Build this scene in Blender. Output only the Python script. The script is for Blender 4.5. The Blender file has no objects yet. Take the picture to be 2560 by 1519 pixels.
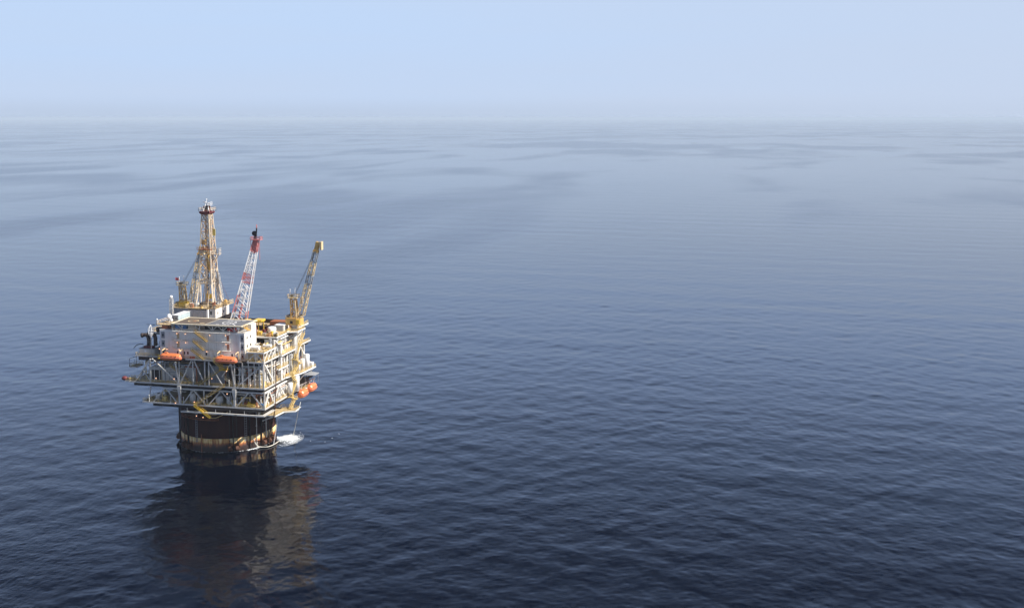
import bpy, math, random
import numpy as np
from mathutils import Vector, Matrix

scn = bpy.context.scene
COL = scn.collection
random.seed(7)
R = math.radians

# ------------------------------------------------------------------ camera
cd = bpy.data.cameras.new("camera")
cam = bpy.data.objects.new("camera", cd)
COL.objects.link(cam)
cam.location = (204.82, -390.08, 129.5)
cam.rotation_euler = (R(90 - 5.662), 0, R(12.6))
cd.sensor_width = 36.0
cd.lens = 37.73
cd.shift_y = -0.0779
cd.clip_start = 1.0
cd.clip_end = 400000.0
scn.camera = cam

# ------------------------------------------------------------------ sky, sun, exposure
SUN_AZ = -3.0      # degrees from +X towards +Y
SUN_EL = 43.0
w = bpy.data.worlds.new("World")
scn.world = w
w.use_nodes = True
nt = w.node_tree
nt.nodes.clear()
wo = nt.nodes.new("ShaderNodeOutputWorld")
bg = nt.nodes.new("ShaderNodeBackground")
sk = nt.nodes.new("ShaderNodeTexSky")
sk.sky_type = 'NISHITA'
sk.sun_disc = False
sk.sun_elevation = R(SUN_EL)
sk.sun_rotation = R(90.0 - SUN_AZ)
sk.altitude = 0.0
sk.air_density = 1.0
sk.dust_density = 0.6
sk.ozone_density = 3.0
# humid air: the sky pales towards the horizon
tcw = nt.nodes.new("ShaderNodeTexCoord")
sep = nt.nodes.new("ShaderNodeSeparateXYZ")
nt.links.new(tcw.outputs["Generated"], sep.inputs[0])
mr = nt.nodes.new("ShaderNodeMapRange")
mr.inputs[1].default_value = 0.12
mr.inputs[2].default_value = 0.56
mr.interpolation_type = 'SMOOTHSTEP'
mr.inputs[3].default_value = 1.0
mr.inputs[4].default_value = 0.0
nt.links.new(sep.outputs["Z"], mr.inputs[0])
pw = nt.nodes.new("ShaderNodeMath"); pw.operation = 'POWER'
nt.links.new(mr.outputs[0], pw.inputs[0]); pw.inputs[1].default_value = 1.2
mx = nt.nodes.new("ShaderNodeMix"); mx.data_type = 'RGBA'
nt.links.new(pw.outputs[0], mx.inputs[0])
tint = nt.nodes.new("ShaderNodeMix"); tint.data_type = 'RGBA'; tint.blend_type = 'MULTIPLY'
tint.inputs[0].default_value = 1.0
nt.links.new(sk.outputs[0], tint.inputs[6])
tint.inputs[7].default_value = (0.19, 0.22, 0.31, 1)
nt.links.new(tint.outputs[2], mx.inputs[6])
# the lowest few degrees are whiter, with faint level veils
lowr = nt.nodes.new("ShaderNodeMapRange")
lowr.inputs[1].default_value = 0.0; lowr.inputs[2].default_value = 0.075
nt.links.new(sep.outputs["Z"], lowr.inputs[0])
mpw = nt.nodes.new("ShaderNodeMapping"); mpw.inputs["Scale"].default_value = (1.6, 1.6, 26.0)
nt.links.new(tcw.outputs["Generated"], mpw.inputs["Vector"])
nzw = nt.nodes.new("ShaderNodeTexNoise"); nzw.inputs["Scale"].default_value = 1.7; nzw.inputs["Detail"].default_value = 3
nt.links.new(mpw.outputs[0], nzw.inputs["Vector"])
veil = nt.nodes.new("ShaderNodeMath"); veil.operation = 'MULTIPLY_ADD'
nt.links.new(nzw.outputs["Fac"], veil.inputs[0]); veil.inputs[1].default_value = 0.9
nt.links.new(lowr.outputs[0], veil.inputs[2])
vs2 = nt.nodes.new("ShaderNodeMath"); vs2.operation = 'SUBTRACT'; vs2.use_clamp = True
nt.links.new(veil.outputs[0], vs2.inputs[0]); vs2.inputs[1].default_value = 0.42
lowc = nt.nodes.new("ShaderNodeMix"); lowc.data_type = 'RGBA'
nt.links.new(vs2.outputs[0], lowc.inputs[0])
lowc.inputs[6].default_value = (4.40, 5.25, 6.75, 1)
lowc.inputs[7].default_value = (4.20, 5.40, 7.35, 1)
sea_r = nt.nodes.new("ShaderNodeMapRange"); sea_r.interpolation_type = 'SMOOTHSTEP'
sea_r.inputs[1].default_value = 0.0; sea_r.inputs[2].default_value = 0.022
nt.links.new(sep.outputs["Z"], sea_r.inputs[0])
lowd = nt.nodes.new("ShaderNodeMix"); lowd.data_type = 'RGBA'
nt.links.new(sea_r.outputs[0], lowd.inputs[0])
lowd.inputs[6].default_value = (3.98, 4.78, 6.15, 1)
nt.links.new(lowc.outputs[2], lowd.inputs[7])
# paler and warmer towards the sun's side
dotr = nt.nodes.new("ShaderNodeVectorMath"); dotr.operation = 'DOT_PRODUCT'
nt.links.new(tcw.outputs["Generated"], dotr.inputs[0]); dotr.inputs[1].default_value = (0.976, 0.218, 0.0)
sider = nt.nodes.new("ShaderNodeMapRange")
sider.inputs[1].default_value = -0.15; sider.inputs[2].default_value = 0.55; sider.inputs[4].default_value = 0.75
nt.links.new(dotr.outputs["Value"], sider.inputs[0])
sidec = nt.nodes.new("ShaderNodeMix"); sidec.data_type = 'RGBA'
nt.links.new(sider.outputs[0], sidec.inputs[0])
nt.links.new(lowd.outputs[2], sidec.inputs[6])
sidec.inputs[7].default_value = (4.55, 5.25, 6.55, 1)
# above the frame the sky is a clearer, stronger blue
upr = nt.nodes.new("ShaderNodeMapRange"); upr.interpolation_type = 'SMOOTHSTEP'
upr.inputs[1].default_value = 0.10; upr.inputs[2].default_value = 0.24
nt.links.new(sep.outputs["Z"], upr.inputs[0])
upc = nt.nodes.new("ShaderNodeMix"); upc.data_type = 'RGBA'
nt.links.new(upr.outputs[0], upc.inputs[0])
nt.links.new(sidec.outputs[2], upc.inputs[6])
upc.inputs[7].default_value = (4.9, 6.9, 11.3, 1)
nt.links.new(upc.outputs[2], mx.inputs[7])
nt.links.new(mx.outputs[2], bg.inputs[0])
bg.inputs[1].default_value = 0.0905
nt.links.new(bg.outputs[0], wo.inputs[0])

ld = bpy.data.lights.new("sun", 'SUN')
ld.energy = 5.0
ld.angle = R(0.5)
ld.color = (1.0, 0.955, 0.89)
sun = bpy.data.objects.new("sun", ld)
COL.objects.link(sun)
sdir = Vector((math.cos(R(SUN_EL)) * math.cos(R(SUN_AZ)), math.cos(R(SUN_EL)) * math.sin(R(SUN_AZ)), math.sin(R(SUN_EL))))
sun.rotation_euler = sdir.to_track_quat('Z', 'Y').to_euler()
sun.location = sdir * 300

vs = scn.view_settings
scn.display_settings.display_device = 'sRGB'
vs.view_transform = 'Standard'
vs.look = 'None'
vs.exposure = 0.50
vs.gamma = 1.0
vs.use_curve_mapping = False
cy = scn.cycles
cy.use_denoising = True
cy.max_bounces = 6
cy.glossy_bounces = 3
cy.diffuse_bounces = 3
cy.volume_bounces = 3
cy.transmission_bounces = 2
cy.sample_clamp_indirect = 6.0

# ------------------------------------------------------------------ material helpers
def new_mat(name):
    m = bpy.data.materials.new(name)
    m.use_nodes = True
    nt = m.node_tree
    for n in list(nt.nodes):
        nt.nodes.remove(n)
    out = nt.nodes.new("ShaderNodeOutputMaterial")
    b = nt.nodes.new("ShaderNodeBsdfPrincipled")
    nt.links.new(b.outputs[0], out.inputs[0])
    return m, nt, b

def N(nt, t, **k):
    n = nt.nodes.new(t)
    for a, v in k.items():
        setattr(n, a, v)
    return n

def math_node(nt, op, a, b=None, c=None, clamp=False):
    n = nt.nodes.new("ShaderNodeMath")
    n.operation = op
    n.use_clamp = clamp
    for i, v in enumerate((a, b, c)):
        if v is None:
            continue
        if isinstance(v, (int, float)):
            n.inputs[i].default_value = v
        else:
            nt.links.new(v, n.inputs[i])
    return n.outputs[0]

def noise(nt, vec, scale, detail=3, rough=0.5, dist=0.0):
    n = nt.nodes.new("ShaderNodeTexNoise")
    n.inputs["Scale"].default_value = scale
    n.inputs["Detail"].default_value = detail
    n.inputs["Roughness"].default_value = rough
    n.inputs["Distortion"].default_value = dist
    nt.links.new(vec, n.inputs["Vector"])
    return n.outputs["Fac"]

def mapping(nt, vec, scale=(1, 1, 1), rot=(0, 0, 0)):
    n = nt.nodes.new("ShaderNodeMapping")
    n.inputs["Scale"].default_value = scale
    n.inputs["Rotation"].default_value = rot
    nt.links.new(vec, n.inputs["Vector"])
    return n.outputs[0]

# ------------------------------------------------------------------ sea: wave mesh round the viewpoint (finer near, coarser far)
def build_sea():
    cx, cyy, h = 204.82, -390.08, 129.5
    rad = [0.0, 60.0, 120.0, 180.0]
    r = 215.0
    while r < 9000.0:
        rad.append(r)
        r += max(0.55, 0.62 * r * r / 139000.0)
    while r < 130000.0:
        rad.append(r)
        r *= 1.12
    rad.append(130000.0)
    rad = np.array(rad)
    fa = np.linspace(-31.0, 31.0, 1150)
    co = np.arange(34.0, 327.0, 3.0)
    ang = np.radians(np.concatenate([fa, co]) + 12.6 + 90.0)
    fine = np.concatenate([np.ones(len(fa)), np.zeros(len(co))])
    nr, na = len(rad), len(ang)
    RR, AA = np.meshgrid(rad, ang, indexing='ij')
    X = cx + RR * np.cos(AA)
    Y = cyy + RR * np.sin(AA)
    step = np.gradient(rad)
    Z = np.zeros_like(X)
    dX = np.zeros_like(X); dY = np.zeros_like(X)
    rs = np.random.RandomState(11)
    # gentle wind sea plus a little swell: (wavelength range, count, rms slope share, spread)
    wind = R(12.6 + 90.0 - 14.0)
    bands = [(38, 70, 5, 0.005, 14), (16, 38, 12, 0.008, 38), (8, 16, 24, 0.015, 62), (4.2, 8, 36, 0.017, 66), (2.0, 4.2, 46, 0.023, 72)]
    fade_ang = fine[None, :]
    sel = slice(0, int(np.searchsorted(rad, 8000.0)))
    Xs, Ys = X[sel, :len(fa)], Y[sel, :len(fa)]
    Zs = np.zeros_like(Xs); Dx = np.zeros_like(Xs); Dy = np.zeros_like(Xs)
    st = step[sel][:, None]
    for lo, hi, n, slope, spread in bands:
        for i in range(n):
            lam = math.exp(rs.uniform(math.log(lo), math.log(hi)))
            k = 2 * math.pi / lam
            th = wind + R(rs.normal(0, spread))
            ph = rs.uniform(0, 2 * math.pi)
            a = slope / k * math.sqrt(2.0 / n)
            att = np.clip((lam / st - 2.0) / 2.0, 0, 1)
            if att.max() <= 0:
                continue
            top = int(np.nonzero(att[:, 0] > 0)[0].max()) + 1
            arg = k * (math.cos(th) * Xs[:top] + math.sin(th) * Ys[:top]) + ph
            s = np.sin(arg); c = np.cos(arg)
            aa = a * att[:top]
            Zs[:top] += aa * c
            Dx[:top] -= 0.6 * aa * math.cos(th) * s
            Dy[:top] -= 0.6 * aa * math.sin(th) * s
    edge = np.clip((31.0 - np.abs(fa)) / 1.5, 0, 1)[None, :]
    Z[sel, :len(fa)] = Zs * edge
    X[sel, :len(fa)] += Dx * edge
    Y[sel, :len(fa)] += Dy * edge
    co3 = np.stack([X, Y, Z], -1).reshape(-1, 3).astype(np.float32)
    i = np.arange(nr - 1)[:, None]
    j = np.arange(na)[None, :]
    j2 = (j + 1) % na
    q = np.stack([i * na + j, (i + 1) * na + j, (i + 1) * na + j2, i * na + j2], -1).reshape(-1, 4).astype(np.int32)
    me = bpy.data.meshes.new("sea")
    me.vertices.add(len(co3)); me.vertices.foreach_set("co", co3.ravel())
    me.loops.add(q.size); me.loops.foreach_set("vertex_index", q.ravel())
    me.polygons.add(len(q))
    me.polygons.foreach_set("loop_start", np.arange(0, q.size, 4, dtype=np.int32))
    me.polygons.foreach_set("use_smooth", np.ones(len(q), dtype=bool))
    me.update(calc_edges=True)
    o = bpy.data.objects.new("sea", me)
    COL.objects.link(o)
    o["kind"] = "structure"
    m, nt, b = new_mat("sea_water")
    tc = N(nt, "ShaderNodeNewGeometry")
    pos = tc.outputs["Position"]
    cdn = N(nt, "ShaderNodeVectorMath", operation='DISTANCE')
    nt.links.new(pos, cdn.inputs[0]); cdn.inputs[1].default_value = (cx, cyy, 0.0)
    b.inputs["Base Color"].default_value = (0.0005, 0.0016, 0.006, 1)
    b.inputs["IOR"].default_value = 1.333
    rot = (0, 0, -wind)
    # patches of calmer and rougher water
    p1 = noise(nt, mapping(nt, pos, (1, 1, 1), (0, 0, R(-30))), 0.00075, 3, 0.45, 0.6)
    p2 = noise(nt, mapping(nt, pos, (1.6, 0.7, 1), (0, 0, R(40))), 0.0021, 2, 0.5, 0.4)
    patch = math_node(nt, 'ADD', math_node(nt, 'MULTIPLY', p1, 0.5), math_node(nt, 'MULTIPLY', p2, 0.5))
    pf = N(nt, "ShaderNodeMapRange"); pf.inputs[1].default_value = 0.46; pf.inputs[2].default_value = 0.585
    pf.interpolation_type = 'SMOOTHSTEP'
    nt.links.new(patch, pf.inputs[0])
    pf = pf.outputs[0]
    # ripples smaller than the mesh carries, and the wave field of the far water
    n1 = noise(nt, mapping(nt, pos, (1.0, 0.7, 1), rot), 0.75, 3, 0.6, 0.3)
    n2 = noise(nt, mapping(nt, pos, (1.0, 0.40, 1), rot), 0.16, 2, 0.5, 0.2)
    n3 = noise(nt, mapping(nt, pos, (1.0, 0.45, 1), (0, 0, -wind + 0.3)), 0.045, 2, 0.5, 0.2)
    far = N(nt, "ShaderNodeMapRange"); far.inputs[1].default_value = 500.0; far.inputs[2].default_value = 1500.0
    nt.links.new(cdn.outputs["Value"], far.inputs[0])
    hsum = math_node(nt, 'ADD', math_node(nt, 'MULTIPLY', n1, 0.26),
                     math_node(nt, 'MULTIPLY', math_node(nt, 'ADD', math_node(nt, 'MULTIPLY', n2, 0.7), math_node(nt, 'MULTIPLY', n3, 1.5)), far.outputs[0]))
    bump = N(nt, "ShaderNodeBump")
    bump.inputs["Distance"].default_value = 1.0
    nt.links.new(hsum, bump.inputs["Height"])
    nt.links.new(math_node(nt, 'ADD', 0.12, math_node(nt, 'MULTIPLY', pf, 0.58)), bump.inputs["Strength"])
    nt.links.new(bump.outputs[0], b.inputs["Normal"])
    nt.links.new(math_node(nt, 'ADD', 0.10, math_node(nt, 'MULTIPLY', pf, 0.06)), b.inputs["Roughness"])
    me.materials.append(m)
    return o
build_sea()

# ------------------------------------------------------------------ haze
def build_haze():
    me = bpy.data.meshes.new("haze")
    s, z0, z1 = 131000.0, -3.0, 136.0
    v = [(x, y, z) for z in (z0, z1) for x, y in ((-s, -s), (s, -s), (s, s), (-s, s))]
    f = [(3, 2, 1, 0), (4, 5, 6, 7), (0, 1, 5, 4), (1, 2, 6, 5), (2, 3, 7, 6), (3, 0, 4, 7)]
    me.from_pydata(v, [], f)
    o = bpy.data.objects.new("haze", me)
    COL.objects.link(o)
    o["kind"] = "stuff"
    m = bpy.data.materials.new("haze")
    m.use_nodes = True
    nt = m.node_tree
    nt.nodes.clear()
    out = nt.nodes.new("ShaderNodeOutputMaterial")
    pv = nt.nodes.new("ShaderNodeVolumePrincipled")
    pv.inputs["Color"].default_value = (0.76, 0.88, 1.0, 1)
    pv.inputs["Density"].default_value = HAZE_D
    pv.inputs["Anisotropy"].default_value = 0.0
    nt.links.new(pv.outputs[0], out.inputs["Volume"])
    me.materials.append(m)
    return o
HAZE_D = 0.000045
build_haze()

# ------------------------------------------------------------------ mesh builder
class MB:
    def __init__(s):
        s.v = []; s.f = []
    def add(s, vs_, fs_):
        o = len(s.v)
        s.v += [tuple(v) for v in vs_]
        s.f += [tuple(i + o for i in f) for f in fs_]
        return s
    def box(s, c, d, rz=0.0):
        x, y, z = d[0] / 2, d[1] / 2, d[2] / 2
        ca, sa = math.cos(rz), math.sin(rz)
        vs_ = []
        for k in (-z, z):
            for a, b in ((-x, -y), (x, -y), (x, y), (-x, y)):
                vs_.append((c[0] + a * ca - b * sa, c[1] + a * sa + b * ca, c[2] + k))
        return s.add(vs_, [(3, 2, 1, 0), (4, 5, 6, 7), (0, 1, 5, 4), (1, 2, 6, 5), (2, 3, 7, 6), (3, 0, 4, 7)])
    def bx(s, x0, x1, y0, y1, z0, z1):
        return s.box(((x0 + x1) / 2, (y0 + y1) / 2, (z0 + z1) / 2), (x1 - x0, y1 - y0, z1 - z0))
    def prism(s, poly, z0, z1):
        n = len(poly)
        vs_ = [(x, y, z0) for x, y in poly] + [(x, y, z1) for x, y in poly]
        return s.add(vs_, [tuple(range(n - 1, -1, -1)), tuple(range(n, 2 * n))] + [(i, (i + 1) % n, (i + 1) % n + n, i + n) for i in range(n)])
    def tube(s, p0, p1, r, n=8, r1=None, caps=True):
        p0, p1 = Vector(p0), Vector(p1)
        d = (p1 - p0)
        if d.length < 1e-6:
            return s
        d.normalize()
        a = d.orthogonal().normalized()
        if abs(d.z) < 0.99:
            a = Vector((0, 0, 1)).cross(d).normalized()
        b = d.cross(a)
        r1 = r if r1 is None else r1
        vs_ = []
        for p, q in ((p0, r), (p1, r1)):
            for i in range(n):
                t = 2 * math.pi * (i + 0.5) / n
                vs_.append(p + a * math.cos(t) * q + b * math.sin(t) * q)
        f = [(i, (i + 1) % n, (i + 1) % n + n, i + n) for i in range(n)]
        if caps:
            f += [tuple(range(n - 1, -1, -1)), tuple(range(n, 2 * n))]
        return s.add(vs_, f)
    def beam(s, p0, p1, w, h=None):
        # rectangular bar, w across, h the other way
        p0, p1 = Vector(p0), Vector(p1)
        d = (p1 - p0)
        if d.length < 1e-6:
            return s
        d.normalize()
        h = w if h is None else h
        a = Vector((0, 0, 1)).cross(d) if abs(d.z) < 0.995 else Vector((1, 0, 0))
        a.normalize(); b = d.cross(a)
        vs_ = []
        for p in (p0, p1):
            for i, j in ((-1, -1), (1, -1), (1, 1), (-1, 1)):
                vs_.append(p + a * i * w / 2 + b * j * h / 2)
        return s.add(vs_, [(3, 2, 1, 0), (4, 5, 6, 7), (0, 1, 5, 4), (1, 2, 6, 5), (2, 3, 7, 6), (3, 0, 4, 7)])
    def path(s, pts, r, n=8):
        for a, b in zip(pts[:-1], pts[1:]):
            s.tube(a, b, r, n)
        return s
    def lathe(s, c, prof, n=24, a0=0.0, a1=2 * math.pi):
        full = abs(a1 - a0 - 2 * math.pi) < 1e-6
        m = n if full else n + 1
        vs_ = []
        for r, z in prof:
            for i in range(m):
                t = a0 + (a1 - a0) * i / n
                vs_.append((c[0] + r * math.cos(t), c[1] + r * math.sin(t), c[2] + z))
        f = []
        for k in range(len(prof) - 1):
            for i in range(n):
                j = (i + 1) % m
                f.append((k * m + i, k * m + j, (k + 1) * m + j, (k + 1) * m + i))
        return s.add(vs_, f)
    def loft(s, rings, caps=True):
        n = len(rings[0]); vs_ = [p for r in rings for p in r]; f = []
        for k in range(len(rings) - 1):
            for i in range(n):
                j = (i + 1) % n
                f.append((k * n + i, k * n + j, (k + 1) * n + j, (k + 1) * n + i))
        if caps:
            f += [tuple(range(n - 1, -1, -1)), tuple(range((len(rings) - 1) * n, len(rings) * n))]
        return s.add(vs_, f)
    def ball(s, c, r, n=12, m=8, sq=(1, 1, 1)):
        rings = []
        for k in range(1, m):
            ph = math.pi * k / m - math.pi / 2
            rings.append([(c[0] + sq[0] * r * math.cos(ph) * math.cos(2 * math.pi * i / n), c[1] + sq[1] * r * math.cos(ph) * math.sin(2 * math.pi * i / n), c[2] + sq[2] * r * math.sin(ph)) for i in range(n)])
        return s.loft(rings)
    def build(s, name, mat, parent=None, smooth=False):
        org = world_loc(parent)
        me = bpy.data.meshes.new(name)
        me.from_pydata([(x - org.x, y - org.y, z - org.z) for x, y, z in s.v], [], s.f)
        me.materials.append(mat)
        if smooth:
            for p in me.polygons:
                p.use_smooth = len(p.vertices) == 4
        me.update()
        o = bpy.data.objects.new(name, me)
        COL.objects.link(o)
        if parent is not None:
            o.parent = parent
        return o
    def single(s, name, mat, label, cat, group=None, smooth=False):
        # a thing that is one mesh: its origin goes to its base centre
        xs = [v[0] for v in s.v]; ys = [v[1] for v in s.v]; zs = [v[2] for v in s.v]
        c = Vector(((min(xs) + max(xs)) / 2, (min(ys) + max(ys)) / 2, min(zs)))
        s.v = [(x - c.x, y - c.y, z - c.z) for x, y, z in s.v]
        o = s.build(name, mat, None, smooth)
        o.location = c
        tag(o, label, cat, group)
        return o

def world_loc(o):
    v = Vector((0, 0, 0))
    while o is not None:
        v += Vector(o.location)
        o = o.parent
    return v

def tag(o, label, cat, group=None):
    o["label"] = label
    o["category"] = cat
    if group:
        o["group"] = group

def thing(name, loc, label, cat, group=None):
    o = bpy.data.objects.new(name, None)
    o.empty_display_size = 1.0
    o.location = loc
    COL.objects.link(o)
    tag(o, label, cat, group)
    return o

# ------------------------------------------------------------------ paints and metals
def paint(name, col, rough=0.5, dirt=(0.20, 0.11, 0.05), amount=0.35, streak=True, scale=0.5, metal=0.0, ribs=None):
    m, nt, b = new_mat(name)
    g = N(nt, "ShaderNodeNewGeometry")
    pos = g.outputs["Position"]
    st = (1.0, 1.0, 0.16) if streak else (1, 1, 1)
    n1 = noise(nt, mapping(nt, pos, st), scale * 1.9, 4, 0.65, 0.4)
    n2 = noise(nt, pos, scale * 0.35, 2, 0.5)
    v = math_node(nt, 'ADD', math_node(nt, 'MULTIPLY', n1, 0.65), math_node(nt, 'MULTIPLY', n2, 0.35))
    mr = N(nt, "ShaderNodeMapRange"); mr.interpolation_type = 'SMOOTHSTEP'
    mr.inputs[1].default_value = 0.52; mr.inputs[2].default_value = 0.70
    mr.inputs[4].default_value = amount
    nt.links.new(v, mr.inputs[0])
    mix = N(nt, "ShaderNodeMix", data_type='RGBA')
    mix.inputs[6].default_value = (*col, 1); mix.inputs[7].default_value = (*dirt, 1)
    nt.links.new(mr.outputs[0], mix.inputs[0])
    # slow change of tone from plate to plate
    n3 = noise(nt, pos, 0.16, 1, 0.5)
    hv = N(nt, "ShaderNodeHueSaturation")
    nt.links.new(math_node(nt, 'ADD', 0.82, math_node(nt, 'MULTIPLY', n3, 0.36)), hv.inputs["Value"])
    nt.links.new(mix.outputs[2], hv.inputs["Color"])
    nt.links.new(hv.outputs[0], b.inputs["Base Color"])
    b.inputs["Roughness"].default_value = rough
    b.inputs["Metallic"].default_value = metal
    if ribs:
        sx = N(nt, "ShaderNodeSeparateXYZ"); nt.links.new(pos, sx.inputs[0])
        w_ = math_node(nt, 'SINE', math_node(nt, 'MULTIPLY', math_node(nt, 'ADD', sx.outputs[0], sx.outputs[1]), ribs))
        bp = N(nt, "ShaderNodeBump"); bp.inputs["Strength"].default_value = 0.8; bp.inputs["Distance"].default_value = 0.12
        nt.links.new(w_, bp.inputs["Height"]); nt.links.new(bp.outputs[0], b.inputs["Normal"])
    return m

WHITE = paint("weathered_white_paint", (0.84, 0.81, 0.74), 0.5, (0.48, 0.32, 0.17), 0.42)
LGREY = paint("light_grey_paint", (0.66, 0.63, 0.57), 0.5, (0.34, 0.20, 0.10), 0.65)
GREY = paint("grey_paint", (0.30, 0.31, 0.32), 0.55, (0.16, 0.10, 0.06), 0.5)
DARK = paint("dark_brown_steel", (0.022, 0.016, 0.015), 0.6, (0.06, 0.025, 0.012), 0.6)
SHADE = paint("brown_interior_shade", (0.045, 0.032, 0.028), 0.7, (0.15, 0.07, 0.03), 0.7)  # brown deepened to put shade between the decks; also brown louvres and sheds
TAN = paint("tan_grating", (0.50, 0.37, 0.20), 0.7, (0.24, 0.13, 0.06), 0.7, streak=False, scale=1.2)
STAIR = paint("weathered_shaded_yellow_paint", (0.50, 0.35, 0.13), 0.55, (0.25, 0.13, 0.05), 0.6, scale=1.0)  # yellow stair paint darkened to tan, shade of the front put into its colour
RAIL = paint("yellow_handrail_paint", (0.74, 0.54, 0.20), 0.5, (0.45, 0.26, 0.10), 0.5, scale=1.4)
YEL = paint("yellow_paint", (0.80, 0.52, 0.05), 0.45, (0.32, 0.15, 0.04), 0.5, scale=1.0)
AMBER = paint("amber_crane_paint", (0.70, 0.43, 0.12), 0.5, (0.30, 0.14, 0.05), 0.6, scale=1.0)
AMBERL = paint("pale_amber_paint", (0.78, 0.60, 0.33), 0.5, (0.36, 0.19, 0.08), 0.5, scale=1.0)
PALE = paint("pale_cream_paint", (0.80, 0.70, 0.50), 0.5, (0.55, 0.38, 0.2), 0.4)
CREAM = paint("cream_rusty_lattice", (0.74, 0.62, 0.46), 0.55, (0.42, 0.17, 0.06), 0.85, scale=1.6, streak=False)
RUST = paint("rust_red_steel", (0.36, 0.13, 0.06), 0.7, (0.13, 0.05, 0.03), 0.6, scale=1.0)
TANR = paint("tan_and_rust_lattice", (0.58, 0.38, 0.22), 0.6, (0.34, 0.13, 0.06), 0.8, scale=1.4, streak=False)
RUSTD = paint("dark_rust", (0.10, 0.040, 0.020), 0.75, (0.03, 0.015, 0.010), 0.7)
MAROON = paint("maroon_paint", (0.17, 0.035, 0.035), 0.5, (0.08, 0.02, 0.02), 0.5)
CREDP = paint("faded_red_paint", (0.66, 0.22, 0.20), 0.5, (0.70, 0.48, 0.44), 0.6, scale=1.2)
CWHT = paint("bright_white_paint", (0.86, 0.85, 0.83), 0.45, (0.5, 0.40, 0.32), 0.25)
ORANGE = paint("orange_boat_shell", (0.80, 0.23, 0.08), 0.4, (0.55, 0.14, 0.05), 0.5, scale=0.8)
BLACK = paint("black_rubber", (0.018, 0.018, 0.02), 0.6, (0.03, 0.025, 0.02), 0.5)
STACK = paint("sooty_exhaust_steel", (0.10, 0.075, 0.065), 0.45, (0.30, 0.20, 0.13), 0.6, metal=0.5)
DECKG = paint("helideck_green_grey", (0.15, 0.15, 0.16), 0.8, (0.13, 0.11, 0.09), 0.5, streak=False)
DECKB = paint("helideck_brown_grey", (0.12, 0.09, 0.07), 0.8, (0.11, 0.09, 0.07), 0.5, streak=False)
BOXBLUE = paint("pale_blue_container_paint", (0.62, 0.74, 0.76), 0.5, (0.35, 0.30, 0.24), 0.35, ribs=22.0)
CLAD = paint("ribbed_grey_cladding", (0.50, 0.50, 0.52), 0.5, (0.30, 0.24, 0.18), 0.4, ribs=9.0)
CLADW = paint("ribbed_white_cladding", (0.74, 0.78, 0.80), 0.5, (0.45, 0.38, 0.30), 0.3, ribs=9.0)
GLASS = paint("dark_window_glass", (0.03, 0.035, 0.045), 0.15, (0.02, 0.02, 0.02), 0.3)
BLUE = paint("blue_paint", (0.10, 0.22, 0.42), 0.5, (0.1, 0.1, 0.12), 0.4)
REDP = paint("signal_red_paint", (0.62, 0.03, 0.03), 0.5, (0.3, 0.03, 0.02), 0.4)
ROPE = paint("pale_hose_rubber", (0.66, 0.62, 0.52), 0.6, (0.35, 0.25, 0.15), 0.4)

def lamp_mat():
    m, nt, b = new_mat("lit_floodlight")
    b.inputs["Base Color"].default_value = (0.9, 0.6, 0.4, 1)
    b.inputs["Emission Color"].default_value = (1.0, 0.50, 0.26, 1)
    b.inputs["Emission Strength"].default_value = 2.0
    return m
LAMP = lamp_mat()

def hull_mat():
    m, nt, b = new_mat("hull_paint_dark")
    g = N(nt, "ShaderNodeNewGeometry"); pos = g.outputs["Position"]
    sx = N(nt, "ShaderNodeSeparateXYZ"); nt.links.new(pos, sx.inputs[0])
    n1 = noise(nt, mapping(nt, pos, (1, 1, 0.10)), 0.9, 5, 0.65, 0.3)
    n2 = noise(nt, pos, 0.22, 3, 0.6)
    cr = N(nt, "ShaderNodeValToRGB")
    e = cr.color_ramp.elements
    e[0].position = 0.35; e[0].color = (0.038, 0.014, 0.012, 1)
    e[1].position = 0.80; e[1].color = (0.12, 0.040, 0.014, 1)
    k = e.new(0.58); k.color = (0.058, 0.022, 0.016, 1)
    nt.links.new(math_node(nt, 'ADD', math_node(nt, 'MULTIPLY', n1, 0.6), math_node(nt, 'MULTIPLY', n2, 0.4)), cr.inputs[0])
    nt.links.new(cr.outputs[0], b.inputs["Base Color"])
    b.inputs["Roughness"].default_value = 0.8
    b.inputs["Specular IOR Level"].default_value = 0.2
    return m

def band_mat():
    # cream paint with rust running down it, thicker towards the lower edge where the paint has gone
    m, nt, b = new_mat("cream_band_with_rust_runs")
    g = N(nt, "ShaderNodeNewGeometry"); pos = g.outputs["Position"]
    sx = N(nt, "ShaderNodeSeparateXYZ"); nt.links.new(pos, sx.inputs[0])
    n1 = noise(nt, mapping(nt, pos, (1, 1, 0.07)), 1.1, 5, 0.7, 0.2)
    n2 = noise(nt, mapping(nt, pos, (1, 1, 0.6)), 0.3, 4, 0.65, 0.4)
    low = N(nt, "ShaderNodeMapRange"); low.inputs[1].default_value = 3.9; low.inputs[2].default_value = 1.2
    low.inputs[3].default_value = 0.0; low.inputs[4].default_value = 0.42
    nt.links.new(sx.outputs[2], low.inputs[0])
    v = math_node(nt, 'ADD', math_node(nt, 'ADD', math_node(nt, 'MULTIPLY', n1, 0.6), math_node(nt, 'MULTIPLY', n2, 0.4)), low.outputs[0])
    cr = N(nt, "ShaderNodeValToRGB")
    e = cr.color_ramp.elements
    e[0].position = 0.43; e[0].color = (0.88, 0.73, 0.40, 1)
    e[1].position = 0.86; e[1].color = (0.035, 0.018, 0.013, 1)
    k = e.new(0.51); k.color = (0.72, 0.46, 0.14, 1)
    k = e.new(0.60); k.color = (0.40, 0.13, 0.025, 1)
    k = e.new(0.74); k.color = (0.11, 0.035, 0.015, 1)
    nt.links.new(v, cr.inputs[0])
    nt.links.new(cr.outputs[0], b.inputs["Base Color"])
    b.inputs["Roughness"].default_value = 0.55
    return m
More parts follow.
